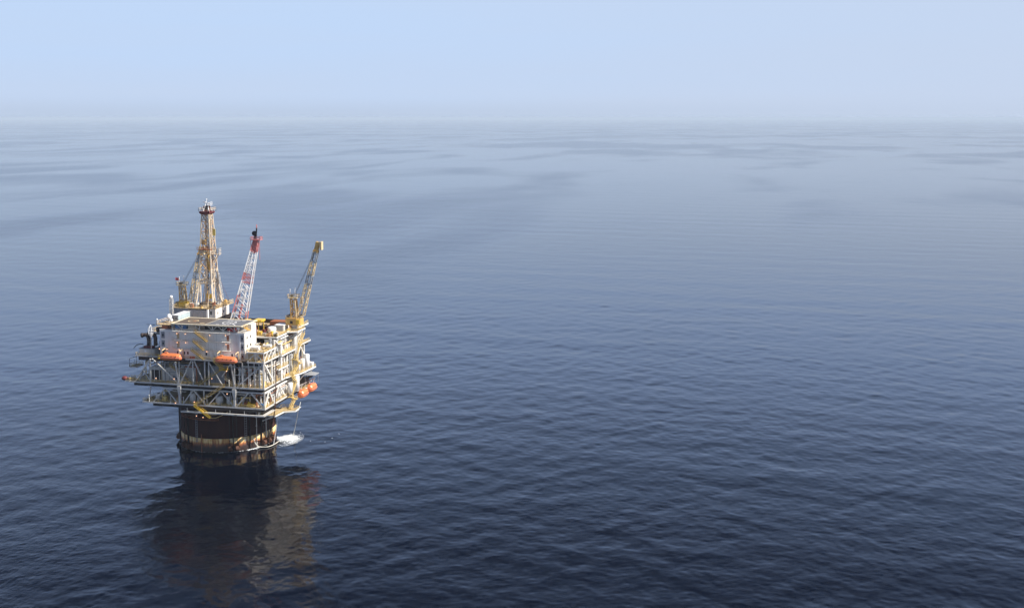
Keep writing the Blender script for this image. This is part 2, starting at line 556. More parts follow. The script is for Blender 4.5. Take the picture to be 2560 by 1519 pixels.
HULLP, BANDP = hull_mat(), band_mat()

# ------------------------------------------------------------------ shared shapes
def railing(mb, pts, h=1.1, r=0.055, post=1.5, closed=False):
    pts = [Vector(p) for p in pts]
    if closed:
        pts.append(pts[0])
    for a, b in zip(pts[:-1], pts[1:]):
        L = (b - a).length
        for k in (0.55, 1.0):
            mb.beam(a + Vector((0, 0, h * k)), b + Vector((0, 0, h * k)), r * 1.6)
        n = max(1, int(round(L / post)))
        for i in range(n + 1):
            p = a.lerp(b, i / n)
            mb.beam(p, p + Vector((0, 0, h)), r * 1.3)
    return mb

def stair(parent, a, b, width=1.1, mat=None, across=(0, 1, 0), name='staircase'):
    # two stringers, treads and handrails from a down (or up) to b
    mb = MB()
    a, b = Vector(a), Vector(b)
    ac = Vector(across).normalized() * width / 2
    for s_ in (-1, 1):
        mb.beam(a + ac * s_, b + ac * s_, 0.14, 0.42)
        mb.beam(a + ac * s_ + Vector((0, 0, 1.05)), b + ac * s_ + Vector((0, 0, 1.05)), 0.09)
        n = max(2, int((b - a).length / 1.6))
        for i in range(n + 1):
            p = a.lerp(b, i / n) + ac * s_
            mb.beam(p, p + Vector((0, 0, 1.05)), 0.07)
    n = max(3, int(abs(b.z - a.z) / 0.28))
    d = (b - a); d.z = 0; d.normalize()
    for i in range(n):
        p = a.lerp(b, (i + 0.5) / n)
        q = [p + ac + d * 0.14, p - ac + d * 0.14, p - ac - d * 0.14, p + ac - d * 0.14]
        mb.add(q + [v - Vector((0, 0, 0.05)) for v in q], [(0, 1, 2, 3), (7, 6, 5, 4), (0, 3, 7, 4), (1, 5, 6, 2), (0, 4, 5, 1), (2, 6, 7, 3)])
    return mb.build(name, mat or YEL, parent)

def lattice(mb, base, top, w0, w1, bays, u, v, rc=0.12, rb=0.07, faces=(0, 1, 2, 3), ch=True, zig=True):
    # square lattice column from base to top; u, v are its cross directions
    base, top = Vector(base), Vector(top)
    u, v = Vector(u).normalized(), Vector(v).normalized()
    cor = [(-1, -1), (1, -1), (1, 1), (-1, 1)]
    def pt(k, c):
        t = k / bays
        p = base.lerp(top, t); w_ = (w0 + (w1 - w0) * t) / 2
        return p + u * c[0] * w_ + v * c[1] * w_
    if ch:
        for c in cor:
            mb.beam(pt(0, c), pt(bays, c), rc * 2)
    for k in range(bays + 1):
        for i in faces:
            mb.beam(pt(k, cor[i]), pt(k, cor[(i + 1) % 4]), rb * 2)
    if zig:
        for k in range(bays):
            for i in faces:
                a, b = (cor[i], cor[(i + 1) % 4]) if k % 2 else (cor[(i + 1) % 4], cor[i])
                mb.beam(pt(k, a), pt(k + 1, b), rb * 2)
    return mb

def deck_frame(mb, x0, x1, y0, y1, z, h=1.3, sx=6.0, inset=0.7, w=0.35):
    # girders under a deck: an edge frame set back a little and cross beams
    mb.bx(x0 + inset, x1 - inset, y0 + inset, y0 + inset + w, z - h, z)
    mb.bx(x0 + inset, x1 - inset, y1 - inset - w, y1 - inset, z - h, z)
    mb.bx(x0 + inset, x0 + inset + w, y0 + inset + w, y1 - inset - w, z - h, z)
    mb.bx(x1 - inset - w, x1 - inset, y0 + inset + w, y1 - inset - w, z - h, z)
    n = int((x1 - x0) / sx)
    for i in range(1, n):
        x = x0 + (x1 - x0) * i / n
        mb.bx(x - w / 2, x + w / 2, y0 + inset + w, y1 - inset - w, z - h * 0.9, z - 0.01)
    m_ = int((y1 - y0) / sx)
    for i in range(1, m_):
        y = y0 + (y1 - y0) * i / m_
        mb.bx(x0 + inset + w, x1 - inset - w, y - w / 2, y + w / 2, z - h * 0.75, z - 0.02)
    return mb

# ------------------------------------------------------------------ the platform
PF = thing("oil_platform", (0, 0, 0), "oil platform of stacked steel decks on a dark round column with a cream band", "oil platform")

def build_hull():
    mb = MB()
    mb.lathe((0, 0, 0), [(18.55, -12.0), (18.55, 5.4), (18.55, 17.0), (17.9, 17.4), (0.05, 17.45)], 96)
    col = mb.build("column", HULLP, PF, True)
    mb = MB()
    mb.lathe((0, 0, 0), [(18.56, -3.0), (18.66, -2.9), (18.66, 5.25), (18.56, 5.3)], 96)
    mb.build("waterline_band", BANDP, PF, True)
    # vertical risers and caissons clamped to the column
    for deg, r, z0, z1, mt in ((-178, 0.45, 1.5, 17, LGREY), (-171, 0.40, 0.5, 17, DARK), (-147, 0.22, -2, 17, DARK), (-118, 0.2, -2, 17, DARK),
                           (-58, 0.2, -2, 17, DARK), (-38, 0.22, -2, 17, DARK), (-29, 0.16, -2, 17, LGREY), (-22, 0.3, -2, 17, DARK), (-14, 0.2, -2, 17, LGREY), (-150, 0.2, -2, 8, RUST), (-96, 0.15, -2, 7, RUST)):
        a = R(deg)
        mb = MB()
        rr = 18.66 + r + 0.15
        mb.tube((rr * math.cos(a), rr * math.sin(a), z0), (rr * math.cos(a), rr * math.sin(a), z1), r, 10)
        for z in np.arange(max(z0, 2.0), z1, 3.4):
            q0, q1 = 18.5, rr + r
            mb.beam((q0 * math.cos(a), q0 * math.sin(a), z), (q1 * math.cos(a), q1 * math.sin(a), z), 2.4 * r, 0.3)
        mb.build("riser_pipe", mt, PF)
    # mooring fairleads low on the column with their chains
    for deg in (-176, -168, -160, -122, -114, -62, -54, -20, -12, -4):
        a = R(deg); ca, sa = math.cos(a), math.sin(a)
        mb = MB()
        def P(rad, t, z):
            return (rad * ca - t * sa, rad * sa + t * ca, z)
        for t in (-0.75, 0.75):
            mb.beam(P(18.5, t, 2.6), P(20.4, t, 2.0), 0.25, 1.3)
            mb.beam(P(18.5, t, 0.5), P(20.4, t, 1.6), 0.25, 0.6)
        mb.tube(P(19.9, -0.6, 1.6), P(19.9, 0.6, 1.6), 0.95, 14)
        fl = mb.build("fairlead", RUSTD, PF)
        mb = MB()
        for i in range(26):
            z = 2.4 + i * 0.56
            if i % 2:
                mb.box(P(19.55, 0, z), (0.34, 0.14, 0.62), a)
            else:
                mb.box(P(19.55, 0, z), (0.14, 0.34, 0.62), a)
        mb.build("mooring_chain", DARK, fl)
    # rung ladders of welded marks
    for deg in (-103, -43):
        a = R(deg); mb = MB()
        for i in range(13):
            z = 4.0 + i * 0.95
            rr = 18.85
            mb.box((rr * math.cos(a), rr * math.sin(a), z), (0.12, 0.75, 0.12), a)
        for s_ in (-1, 1):
            rr = 18.85
            mb.box((rr * math.cos(a) - s_ * 0.4 * math.sin(a), rr * math.sin(a) + s_ * 0.4 * math.cos(a), 10.0), (0.1, 0.1, 13), a)
        mb.build("ladder", GREY, PF)
    # short curved inspection walkway high on the column
    mb = MB()
    a0, a1 = R(-128), R(-74)
    for i in range(18):
        t0, t1 = a0 + (a1 - a0) * i / 18, a0 + (a1 - a0) * (i + 1) / 18
        p = [(r_ * math.cos(t), r_ * math.sin(t)) for r_, t in ((18.5, t0), (19.7, t0), (19.7, t1), (18.5, t1))]
        mb.prism([p[0], p[1], p[2], p[3]], 12.9, 13.05)
    pts = [(19.6 * math.cos(a0 + (a1 - a0) * i / 18), 19.6 * math.sin(a0 + (a1 - a0) * i / 18), 13.0) for i in range(19)]
    railing(mb, pts, 1.1, 0.05, 3.0)
    mb.build("column_walkway", RUST, PF)
build_hull()

# deck name, x0, x1, y0, y1, z of the top of the plate
DECKS = [("lower_deck", -22.8, 26.5, -22.0, 20.0, 19.6),
         ("middle_deck", -30.5, 26.5, -22.0, 22.0, 27.3),
         ("upper_deck", -28.2, 26.5, -22.0, 22.0, 37.4),
         ("top_deck", -27.5, 26.5, -10.4, 20.0, 44.8)]

def build_decks():
    for name, x0, x1, y0, y1, z in DECKS:
        mb = MB()
        if name == "upper_deck":
            mb.prism([(x0, y0 + 1.2), (-6, y0 + 1.2), (-6, y0), (17.2, y0), (17.2, y0 + 1.2), (19.6, y0 + 1.2), (19.6, y0), (x1, y0), (x1, y1), (x0, y1)], z - 0.25, z)
        else:
            mb.bx(x0, x1, y0, y1, z - 0.25, z)
        d = mb.build(name, TAN, PF)
        mb = MB()
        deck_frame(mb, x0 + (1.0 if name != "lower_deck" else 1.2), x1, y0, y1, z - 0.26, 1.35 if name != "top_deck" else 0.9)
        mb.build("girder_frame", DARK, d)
        mb = MB()  # pale edge channel
        e = 0.12
        for (a, b) in (((x0, y0), (x1, y0)), ((x1, y0), (x1, y1))):
            if a[1] == b[1]:
                if name == "upper_deck":
                    mb.bx(x0, -6.0, y0 + 1.2 - e, y0 + 1.197, z - 0.42, z + 0.16)
                    mb.bx(-6.0, 17.2, y0 - e, y0 - 0.003, z - 0.42, z + 0.16)
                    mb.bx(19.6, x1, y0 - e, y0 - 0.003, z - 0.42, z + 0.16)
                else:
                    mb.bx(x0, x1 + e, y0 - e, y0 - 0.003, z - 0.42, z + 0.16)
            else:
                mb.bx(x1 + 0.003, x1 + e, y0, y1, z - 0.45, z + 0.18)
        mb.build("edge_channel", LGREY if name != "top_deck" else WHITE, d)
        mb = MB()
        zz = z
        if name == "upper_deck":
            railing(mb, [(-28.1, -4, zz), (-28.1, y0 + 1.3, zz), (-16.5, y0 + 1.3, zz)])
            railing(mb, [(-6.4, y0 + 0.1, zz), (6.8, y0 + 0.1, zz)])
            railing(mb, [(17.0, y0 + 1.3, zz), (19.6, y0 + 0.1, zz), (x1 - 0.1, y0 + 0.1, zz), (x1 - 0.1, y1 - 1, zz)])
        elif name == "top_deck":
            railing(mb, [(19.0, y0 + 0.1, zz), (x1 - 0.1, y0 + 0.1, zz), (x1 - 0.1, y1, zz)], 1.2, 0.08)
            railing(mb, [(-27.4, y1, zz), (-27.4, y0 + 0.1, zz), (-18.0, y0 + 0.1, zz)])
        else:
            railing(mb, [(x0 + 0.1, y1 - 0.2, zz), (x0 + 0.1, y0 + 0.1, zz), (x1 - 0.1, y0 + 0.1, zz), (x1 - 0.1, y1 - 0.2, zz)])
        mb.build("handrail", RAIL, d)
    # narrow walkway that rings the column top under the lower deck
    mb = MB()
    mb.bx(-7.9, 26.8, -23.2, -21.6, 16.9, 17.05)
    mb.bx(25.2, 26.8, -21.6, -13.0, 16.9, 17.05)
    for x in (-6, 0, 6, 12, 18, 24):
        mb.beam((x, -21.9, 17.0), (x, -21.9, 18.2), 0.2)
    mb.bx(-7.95, 26.9, -23.33, -23.203, 16.7, 17.25)
    w_ = mb.build("under_deck_walkway", LGREY, PF)
    mb = MB()
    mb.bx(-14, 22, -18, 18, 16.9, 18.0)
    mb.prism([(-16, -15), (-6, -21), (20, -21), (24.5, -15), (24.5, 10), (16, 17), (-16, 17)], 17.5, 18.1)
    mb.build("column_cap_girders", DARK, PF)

build_decks()

# front and side bracing measured along the outer frames: ((x, z), (x, z), thickness)
Y0 = -21.7
FR = [((-21.3, 36.5), (-27.6, 27.6), .42), ((-24.4, 32.1), (-21.5, 27.9), .34), ((-21.2, 36.6), (-21.4, 27.4), .48), ((-20.5, 36.7), (-9.6, 27.7), .42),
      ((-10.6, 36.0), (-9.2, 27.5), .50), ((-8.9, 35.9), (-9.1, 27.5), .34), ((-3.7, 36.7), (-8.7, 27.6), .40), ((-3.1, 36.6), (-3.2, 27.5), .36),
      ((-2.5, 36.7), (1.8, 27.6), .40), ((1.9, 36.6), (1.8, 27.5), .46), ((3.6, 36.7), (3.4, 27.5), .46), ((12.9, 36.1), (14.1, 27.6), .52),
      ((14.2, 36.4), (14.3, 27.5), .32), ((17.5, 36.9), (17.4, 27.4), .36), ((20.0, 36.9), (20.0, 27.4), .30), ((22.4, 36.9), (22.4, 27.4), .30), ((24.4, 36.9), (24.4, 27.4), .34),
      ((25.9, 36.7), (15.4, 27.7), .42), ((26.1, 36.8), (26.1, 27.4), .60),
      ((3.6, 36.5), (9.2, 27.6), .36), ((12.7, 36.3), (8.9, 31.0), .34)]
LR = [((-15.2, 25.3), (-20.2, 19.9), .40), ((-14.8, 25.3), (-10.2, 19.9), .40), ((-3.3, 25.3), (-7.4, 19.9), .40), ((-3.1, 25.3), (1.6, 19.9), .40),
      ((8.3, 25.5), (3.2, 19.9), .40), ((8.5, 25.5), (13.4, 19.9), .40), ((20.0, 25.6), (14.8, 19.9), .42), ((20.8, 25.5), (25.6, 19.9), .46),
      ((26.3, 26.0), (26.1, 19.8), .50), ((-21.4, 25.9), (-22.2, 19.8), .34)]
def build_bracing():
    for (a, b, t) in FR + LR:
        mb = MB(); mb.beam((a[0], Y0, a[1]), (b[0], Y0, b[1]), t)
        mb.build("brace", LGREY, PF)
    mb = MB(); mb.beam((-16.5, Y0, 25.45), (26.0, Y0, 25.55), 0.5, 0.5); mb.build("truss_chord", LGREY, PF)
    for x in (-9.0, 14.1):
        mb = MB()
        mb.loft([[(x - s, Y0 - s, z), (x + s, Y0 - s, z), (x + s, Y0 + s, z), (x - s, Y0 + s, z)] for s, z in ((0.75, 26.6), (0.75, 25.2), (0.42, 23.0), (0.42, 19.7))])
        mb.build("deck_leg", LGREY, PF)
    # right side frame, at X = 26.2
    X0 = 26.15
    RS = [((-21.0, 36.7), (-12.9, 27.7), .50), ((-7.3, 35.6), (-3.9, 27.6), .46), ((-0.1, 35.9), (-3.5, 27.6), .46), ((-3.8, 36.5), (-3.8, 27.5), .42),
          ((-14.8, 36.6), (-14.8, 27.5), .55), ((5.5, 36.6), (5.5, 27.5), .60), ((5.5, 27.6), (12, 36.5), .46), ((16, 36.5), (16, 27.5), .5), ((12.4, 36.5), (20, 27.6), .46),
          ((-17.0, 25.2), (-13.8, 19.8), .42), ((-17.4, 25.4), (-21.3, 19.9), .46), ((-8.6, 25.4), (-13.2, 19.9), .42), ((-8.2, 25.4), (-3.4, 19.9), .42), ((4.6, 25.4), (-2.6, 19.9), .42), ((5.0, 25.4), (11, 19.9), .42),
          ((-12, 44.2), (-12, 37.5), .5), ((-2, 44.2), (-2, 37.5), .4), ((10, 44.2), (10, 37.5), .4), ((-11.5, 44.0), (-3, 37.8), .34), ((0, 44.0), (9, 37.8), .34)]
    for (a, b, t) in RS:
        mb = MB(); mb.beam((X0, a[0], a[1]), (X0, b[0], b[1]), t)
        mb.build("brace", WHITE, PF)
    mb = MB(); mb.beam((X0, -21.4, 25.5), (X0, 19.5, 25.5), 0.5, 0.5); mb.build("truss_chord", WHITE, PF)
    # left side
    for (a, b, z0, z1) in ((-20.5, -12, 27.5, 36.3), (-12, -4, 36.3, 27.5), (-4, 5, 27.5, 36.3), (5, 14, 36.3, 27.5)):
        mb = MB(); mb.beam((-26.9, a, z0), (-26.9, b, z1), 0.42); mb.build("brace", LGREY, PF)
    # inner legs
    for x in (-20.5, -9.0, 3.0, 14.0, 24.6):
        for y in (-12.0, 4.0, 17.0):
            mb = MB(); mb.tube((x, y, 17.5), (x, y, 44.5), 0.62, 10); mb.build("deck_leg", GREY, PF)
build_bracing()

# walls of the closed rooms inside the decks; SHADE blocks are added for darkness
def rooms():
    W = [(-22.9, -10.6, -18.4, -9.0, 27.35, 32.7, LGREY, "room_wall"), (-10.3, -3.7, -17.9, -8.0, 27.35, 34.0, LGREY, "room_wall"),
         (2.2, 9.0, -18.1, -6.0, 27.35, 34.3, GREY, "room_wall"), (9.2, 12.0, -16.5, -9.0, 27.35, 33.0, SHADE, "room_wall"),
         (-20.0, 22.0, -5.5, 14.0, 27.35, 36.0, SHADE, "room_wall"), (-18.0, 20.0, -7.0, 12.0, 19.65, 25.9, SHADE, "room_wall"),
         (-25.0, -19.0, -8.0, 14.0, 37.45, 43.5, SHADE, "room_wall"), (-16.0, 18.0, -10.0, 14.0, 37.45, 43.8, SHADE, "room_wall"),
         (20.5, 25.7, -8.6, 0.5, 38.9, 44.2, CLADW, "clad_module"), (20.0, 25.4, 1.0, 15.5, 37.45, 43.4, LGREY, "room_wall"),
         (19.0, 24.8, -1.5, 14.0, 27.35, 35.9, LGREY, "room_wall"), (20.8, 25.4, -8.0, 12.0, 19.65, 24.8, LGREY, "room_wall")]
    for x0, x1, y0, y1, z0, z1, m_, nm in W:
        mb = MB(); mb.bx(x0, x1, y0, y1, z0, z1)
        w_ = mb.build(nm, m_, PF)
        if (x0, z0) == (-22.9, 27.35):
            q = MB(); q.bx(-22.6, -18.7, -18.55, -18.403, 27.7, 31.5)
            for i in range(9):
                q.bx(-22.55, -18.75, -18.62, -18.55, 27.9 + i * 0.4, 28.05 + i * 0.4)
            q.build("louvre_door", SHADE, w_)
            q = MB(); q.bx(-13.6, -12.7, -18.5, -18.403, 27.5, 29.6); q.build("door", GREY, w_)
        if (x0, z0) == (-10.3, 27.35):
            q = MB(); q.bx(-8.6, -7.6, -18.0, -17.903, 27.5, 29.6); q.build("door", BLUE, w_)
        if nm == "clad_module":
            q = MB()
            for i in range(9):
                q.bx(25.703, 25.9, -8.2 + i * 0.98, -7.9 + i * 0.98, 39.0, 44.0)
            q.build("cladding_rib", WHITE, w_)
rooms()

# ---- pipework and equipment that fills the decks
def vessel(mb, x, y, z, r, h):
    mb.lathe((x, y, z), [(r * 0.7, 0), (r * 0.7, 0.5), (r, 0.55), (r, h - r * 0.35), (r * 0.75, h - r * 0.12), (r * 0.25, h), (0.02, h)], 18)
    return mb

def clutter():
    rs = random.Random(5)
    # horizontal runs and droppers per deck zone: (x0, x1, y0, y1, z0, z1, count)
    zones = [(-21, 25.5, -21.0, -18.5, 27.5, 35.8, 34), (-19, 25.5, -21.0, -16.0, 19.8, 25.6, 34), (23.4, 26.6, -20.5, 15.0, 27.6, 36.2, 44), (22.6, 26.6, -20.5, 14.0, 19.8, 25.4, 34),
             (19.5, 26.3, -21.0, -12.5, 37.6, 43.2, 26), (12.5, 25.6, -21.2, -13.0, 27.5, 36.0, 40), (25.0, 26.7, -11.0, 14.0, 37.6, 44.0, 26), (-28, -22, -20.0, -4, 27.5, 36.0, 18)]
    mats = [LGREY, WHITE, GREY, RAIL, RUST, LGREY, WHITE, TAN]
    for zi, (x0, x1, y0, y1, z0, z1, n) in enumerate(zones):
        groups = {}
        for i in range(n):
            m_ = mats[rs.randrange(len(mats))]
            mb = groups.setdefault(m_.name, (MB(), m_))[0]
            r = rs.choice([0.10, 0.14, 0.2, 0.28])
            x, y = rs.uniform(x0, x1), rs.uniform(y0, y1)
            k = rs.random()
            if k < 0.45:   # dropper with an elbow
                za, zb = z0, z0 + rs.uniform(0.45, 1.0) * (z1 - z0)
                L = rs.uniform(1.0, 4.0)
                if (x1 - x0) > (y1 - y0):
                    e = (min(x1, x + L), y, zb)
                else:
                    e = (x, min(y1, y + L), zb)
                mb.path([(x, y, za), (x, y, zb), e], r, 7)
            elif k < 0.8:  # run
                z = z0 + rs.choice([0.5, 0.62, 0.75, 0.86, 0.94]) * (z1 - z0)
                L = rs.uniform(3, 12)
                if (x1 - x0) > (y1 - y0):
                    mb.tube((x, y, z), (min(x1, x + L), y, z), r, 7)
                else:
                    mb.tube((x, y, z), (x, min(y1, y + L), z), r, 7)
            elif k < 0.93:  # cabinet or skid with feet
                a, b, c = rs.uniform(0.8, 2.2), rs.uniform(0.7, 1.6), rs.uniform(0.8, 2.0)
                mb.box((x, y, z0 + c / 2 + 0.15), (a, b, c))
                mb.box((x, y, z0 + 0.06), (a * 1.2, b * 1.2, 0.12))
                mb.tube((x, y, z0 + c + 0.1), (x, y, z0 + c + 0.8), 0.12, 6)
            else:          # valve wheel stand
                mb.tube((x, y, z0), (x, y, z0 + 1.2), 0.12, 6)
                mb.tube((x, y - 0.05, z0 + 1.2), (x, y + 0.05, z0 + 1.2), 0.35, 8)
        for mb, m_ in groups.values():
            mb.build("pipework", m_, PF)
    # the row of pale standpipes behind the right half of the front
    for x, zt in ((15.9, 35.0), (17.6, 35.2), (20.3, 35.2), (22.5, 35.2), (24.6, 35.2)):
        mb = MB()
        mb.tube((x - 0.35, -20.4, 27.4), (x - 0.35, -20.4, zt), 0.22, 8)
        for z in (28.4, 30.2, 31.8, 33.6):
            mb.tube((x - 0.35, -20.4, z), (x - 0.35, -20.4, z + 0.5), 0.42, 8)
        mb.path([(x - 0.35, -20.4, zt), (x + 0.2, -20.4, zt - 0.3), (x + 0.2, -20.4, zt - 2.4)], 0.17, 8)
        mb.build("standpipe", WHITE, PF)
    # tall vertical lines on the right side
    for y, r in ((-18.5, 0.22), (-16.8, 0.28), (-12.6, 0.22), (-10.6, 0.3), (-9.4, 0.2), (1.2, 0.3), (3.3, 0.25), (8.0, 0.3)):
        mb = MB()
        mb.tube((25.3, y, 27.4), (25.3, y, 36.5), r, 8)
        for z in (29.5, 33.0):
            mb.tube((25.3, y, z), (25.3, y, z + 0.35), r * 1.7, 8)
        mb.build("standpipe", WHITE, PF)
clutter()

def top_deck_gear():
    rs = random.Random(77)
    mats = [GREY, LGREY, WHITE, RUST, YEL, DARK, CREAM, RAIL, TAN, MAROON]
    spots = [(rs.uniform(19.2, 25.9), rs.uniform(-9.8, 14.5)) for _ in range(34)] + [(rs.uniform(8.0, 19.0), rs.uniform(-7.5, 8.0)) for _ in range(26)]
    for x, y in spots:
        if 18.6 < x < 24.9 and (-4.2 < y < 6.2):
            continue
        m_ = mats[rs.randrange(len(mats))]
        mb = MB(); k = rs.random(); z = 44.82
        a, b, c = rs.uniform(.5, 1.7), rs.uniform(.5, 1.7), rs.uniform(.5, 1.7)
        if k < .45:
            mb.box((x, y, z + c / 2), (a, b, c)); mb.box((x + a * .2, y, z + c + .2), (a * .4, b * .4, .4))
        elif k < .75:
            mb.tube((x, y, z), (x, y, z + c * 1.2), .35 * a, 10); mb.tube((x, y, z + c), (x + .2, y + a, z + c), .14, 7)
        else:
            mb.path([(x, y - a * 1.6, z), (x, y - a * 1.6, z + c), (x, y + a * 1.6, z + c), (x, y + a * 1.6, z)], .16, 7)
        mb.build("deck_equipment", m_, PF)
    # small machines along the sunlit edges of the lower levels
    for i in range(30):
        zb = rs.choice([19.62, 27.32, 37.42, 19.62, 27.32])
        y = rs.uniform(-20.5, 13.0); x = rs.uniform(24.2, 25.9)
        m_ = mats[rs.randrange(len(mats))]; a, b, c = rs.uniform(.5, 1.1), rs.uniform(.6, 2.0), rs.uniform(.8, 2.4)
        mb = MB()
        if rs.random() < .5:
            mb.box((x, y, zb + c / 2), (a, b, c)); mb.tube((x, y, zb + c), (x, y, zb + c + .9), .12, 6)
        else:
            mb.tube((x, y, zb), (x, y, zb + c), .4, 10); mb.tube((x, y, zb + c), (x, y + 1.4, zb + c + .1), .14, 6)
        mb.build("deck_equipment", m_, PF)
top_deck_gear()

# stairs and landings
def stairs():
    stair(PF, (6.3, -23.0, 37.4), (9.9, -23.0, 34.3), mat=STAIR)
    stair(PF, (9.7, -23.3, 34.3), (-0.2, -23.0, 27.6), mat=STAIR)
    stair(PF, (-13.3, -20.6, 34.2), (-4.4, -20.6, 27.5), mat=STAIR)
    stair(PF, (10.2, -22.8, 27.6), (-2.0, -22.8, 19.6), mat=STAIR)
    stair(PF, (-2.2, -23.2, 19.6), (4.4, -23.2, 15.2), mat=YEL)
    stair(PF, (9.6, -20.6, 30.2), (13.9, -20.6, 27.5), mat=AMBERL)
    mb = MB(); mb.bx(9.2, 11.8, -24.2, -22.2, 34.1, 34.3); railing(mb, [(9.2, -24.1, 34.3), (11.7, -24.1, 34.3), (11.7, -22.3, 34.3)])
    for i in range(5):
        mb.beam((9.4 + i * 0.5, -24.1, 34.2), (8.0 + i * 0.4, -22.6, 36.2), 0.12)
    mb.build("stair_landing", YEL, PF)
    mb = MB(); mb.path([(4.2, -23.2, 15.1), (6.4, -22.6, 15.1), (8.4, -21.4, 15.9), (10.2, -20.0, 17.0)], 0.12, 8)
    mb.path([(4.6, -22.6, 16.2), (6.4, -22.0, 16.2), (8.6, -20.9, 17.0)], 0.08, 6); mb.build("hanging_rail", RAIL, PF)
    # tall zigzag of flights on the right side
    pts = [(28.2, 11.5, 42.4), (28.2, 6.5, 38.3), (28.2, 2.5, 33.6), (28.2, 6.0, 31.2), (28.2, -0.6, 27.3), (28.2, 2.8, 24.4), (28.2, -2.4, 19.4), (28.2, 1.6, 17.6), (28.2, -3.2, 14.7)]
    for a, b in zip(pts[:-1], pts[1:]):
        stair(PF, a, b, 0.9, RAIL, (1, 0, 0))
    for p in pts[1:-1]:
        mb = MB(); mb.box((p[0], p[1], p[2] - 0.08), (1.9, 1.7, 0.16)); railing(mb, [(p[0] + 0.9, p[1] - 0.8, p[2]), (p[0] + 0.9, p[1] + 0.8, p[2])])
        mb.beam((26.4, p[1], p[2] - 0.6), (28.8, p[1], p[2] - 0.1), 0.2)
        mb.build("stair_landing", RAIL, PF)
    for y in (-1.6, 4.2, 8.0):
        mb = MB(); mb.beam((28.9, y, 14.6 if y < 0 else 27.0), (28.9, y, 34.0 if y < 0 else 42.0), 0.14); mb.build("stair_post", RAIL, PF)
stairs()

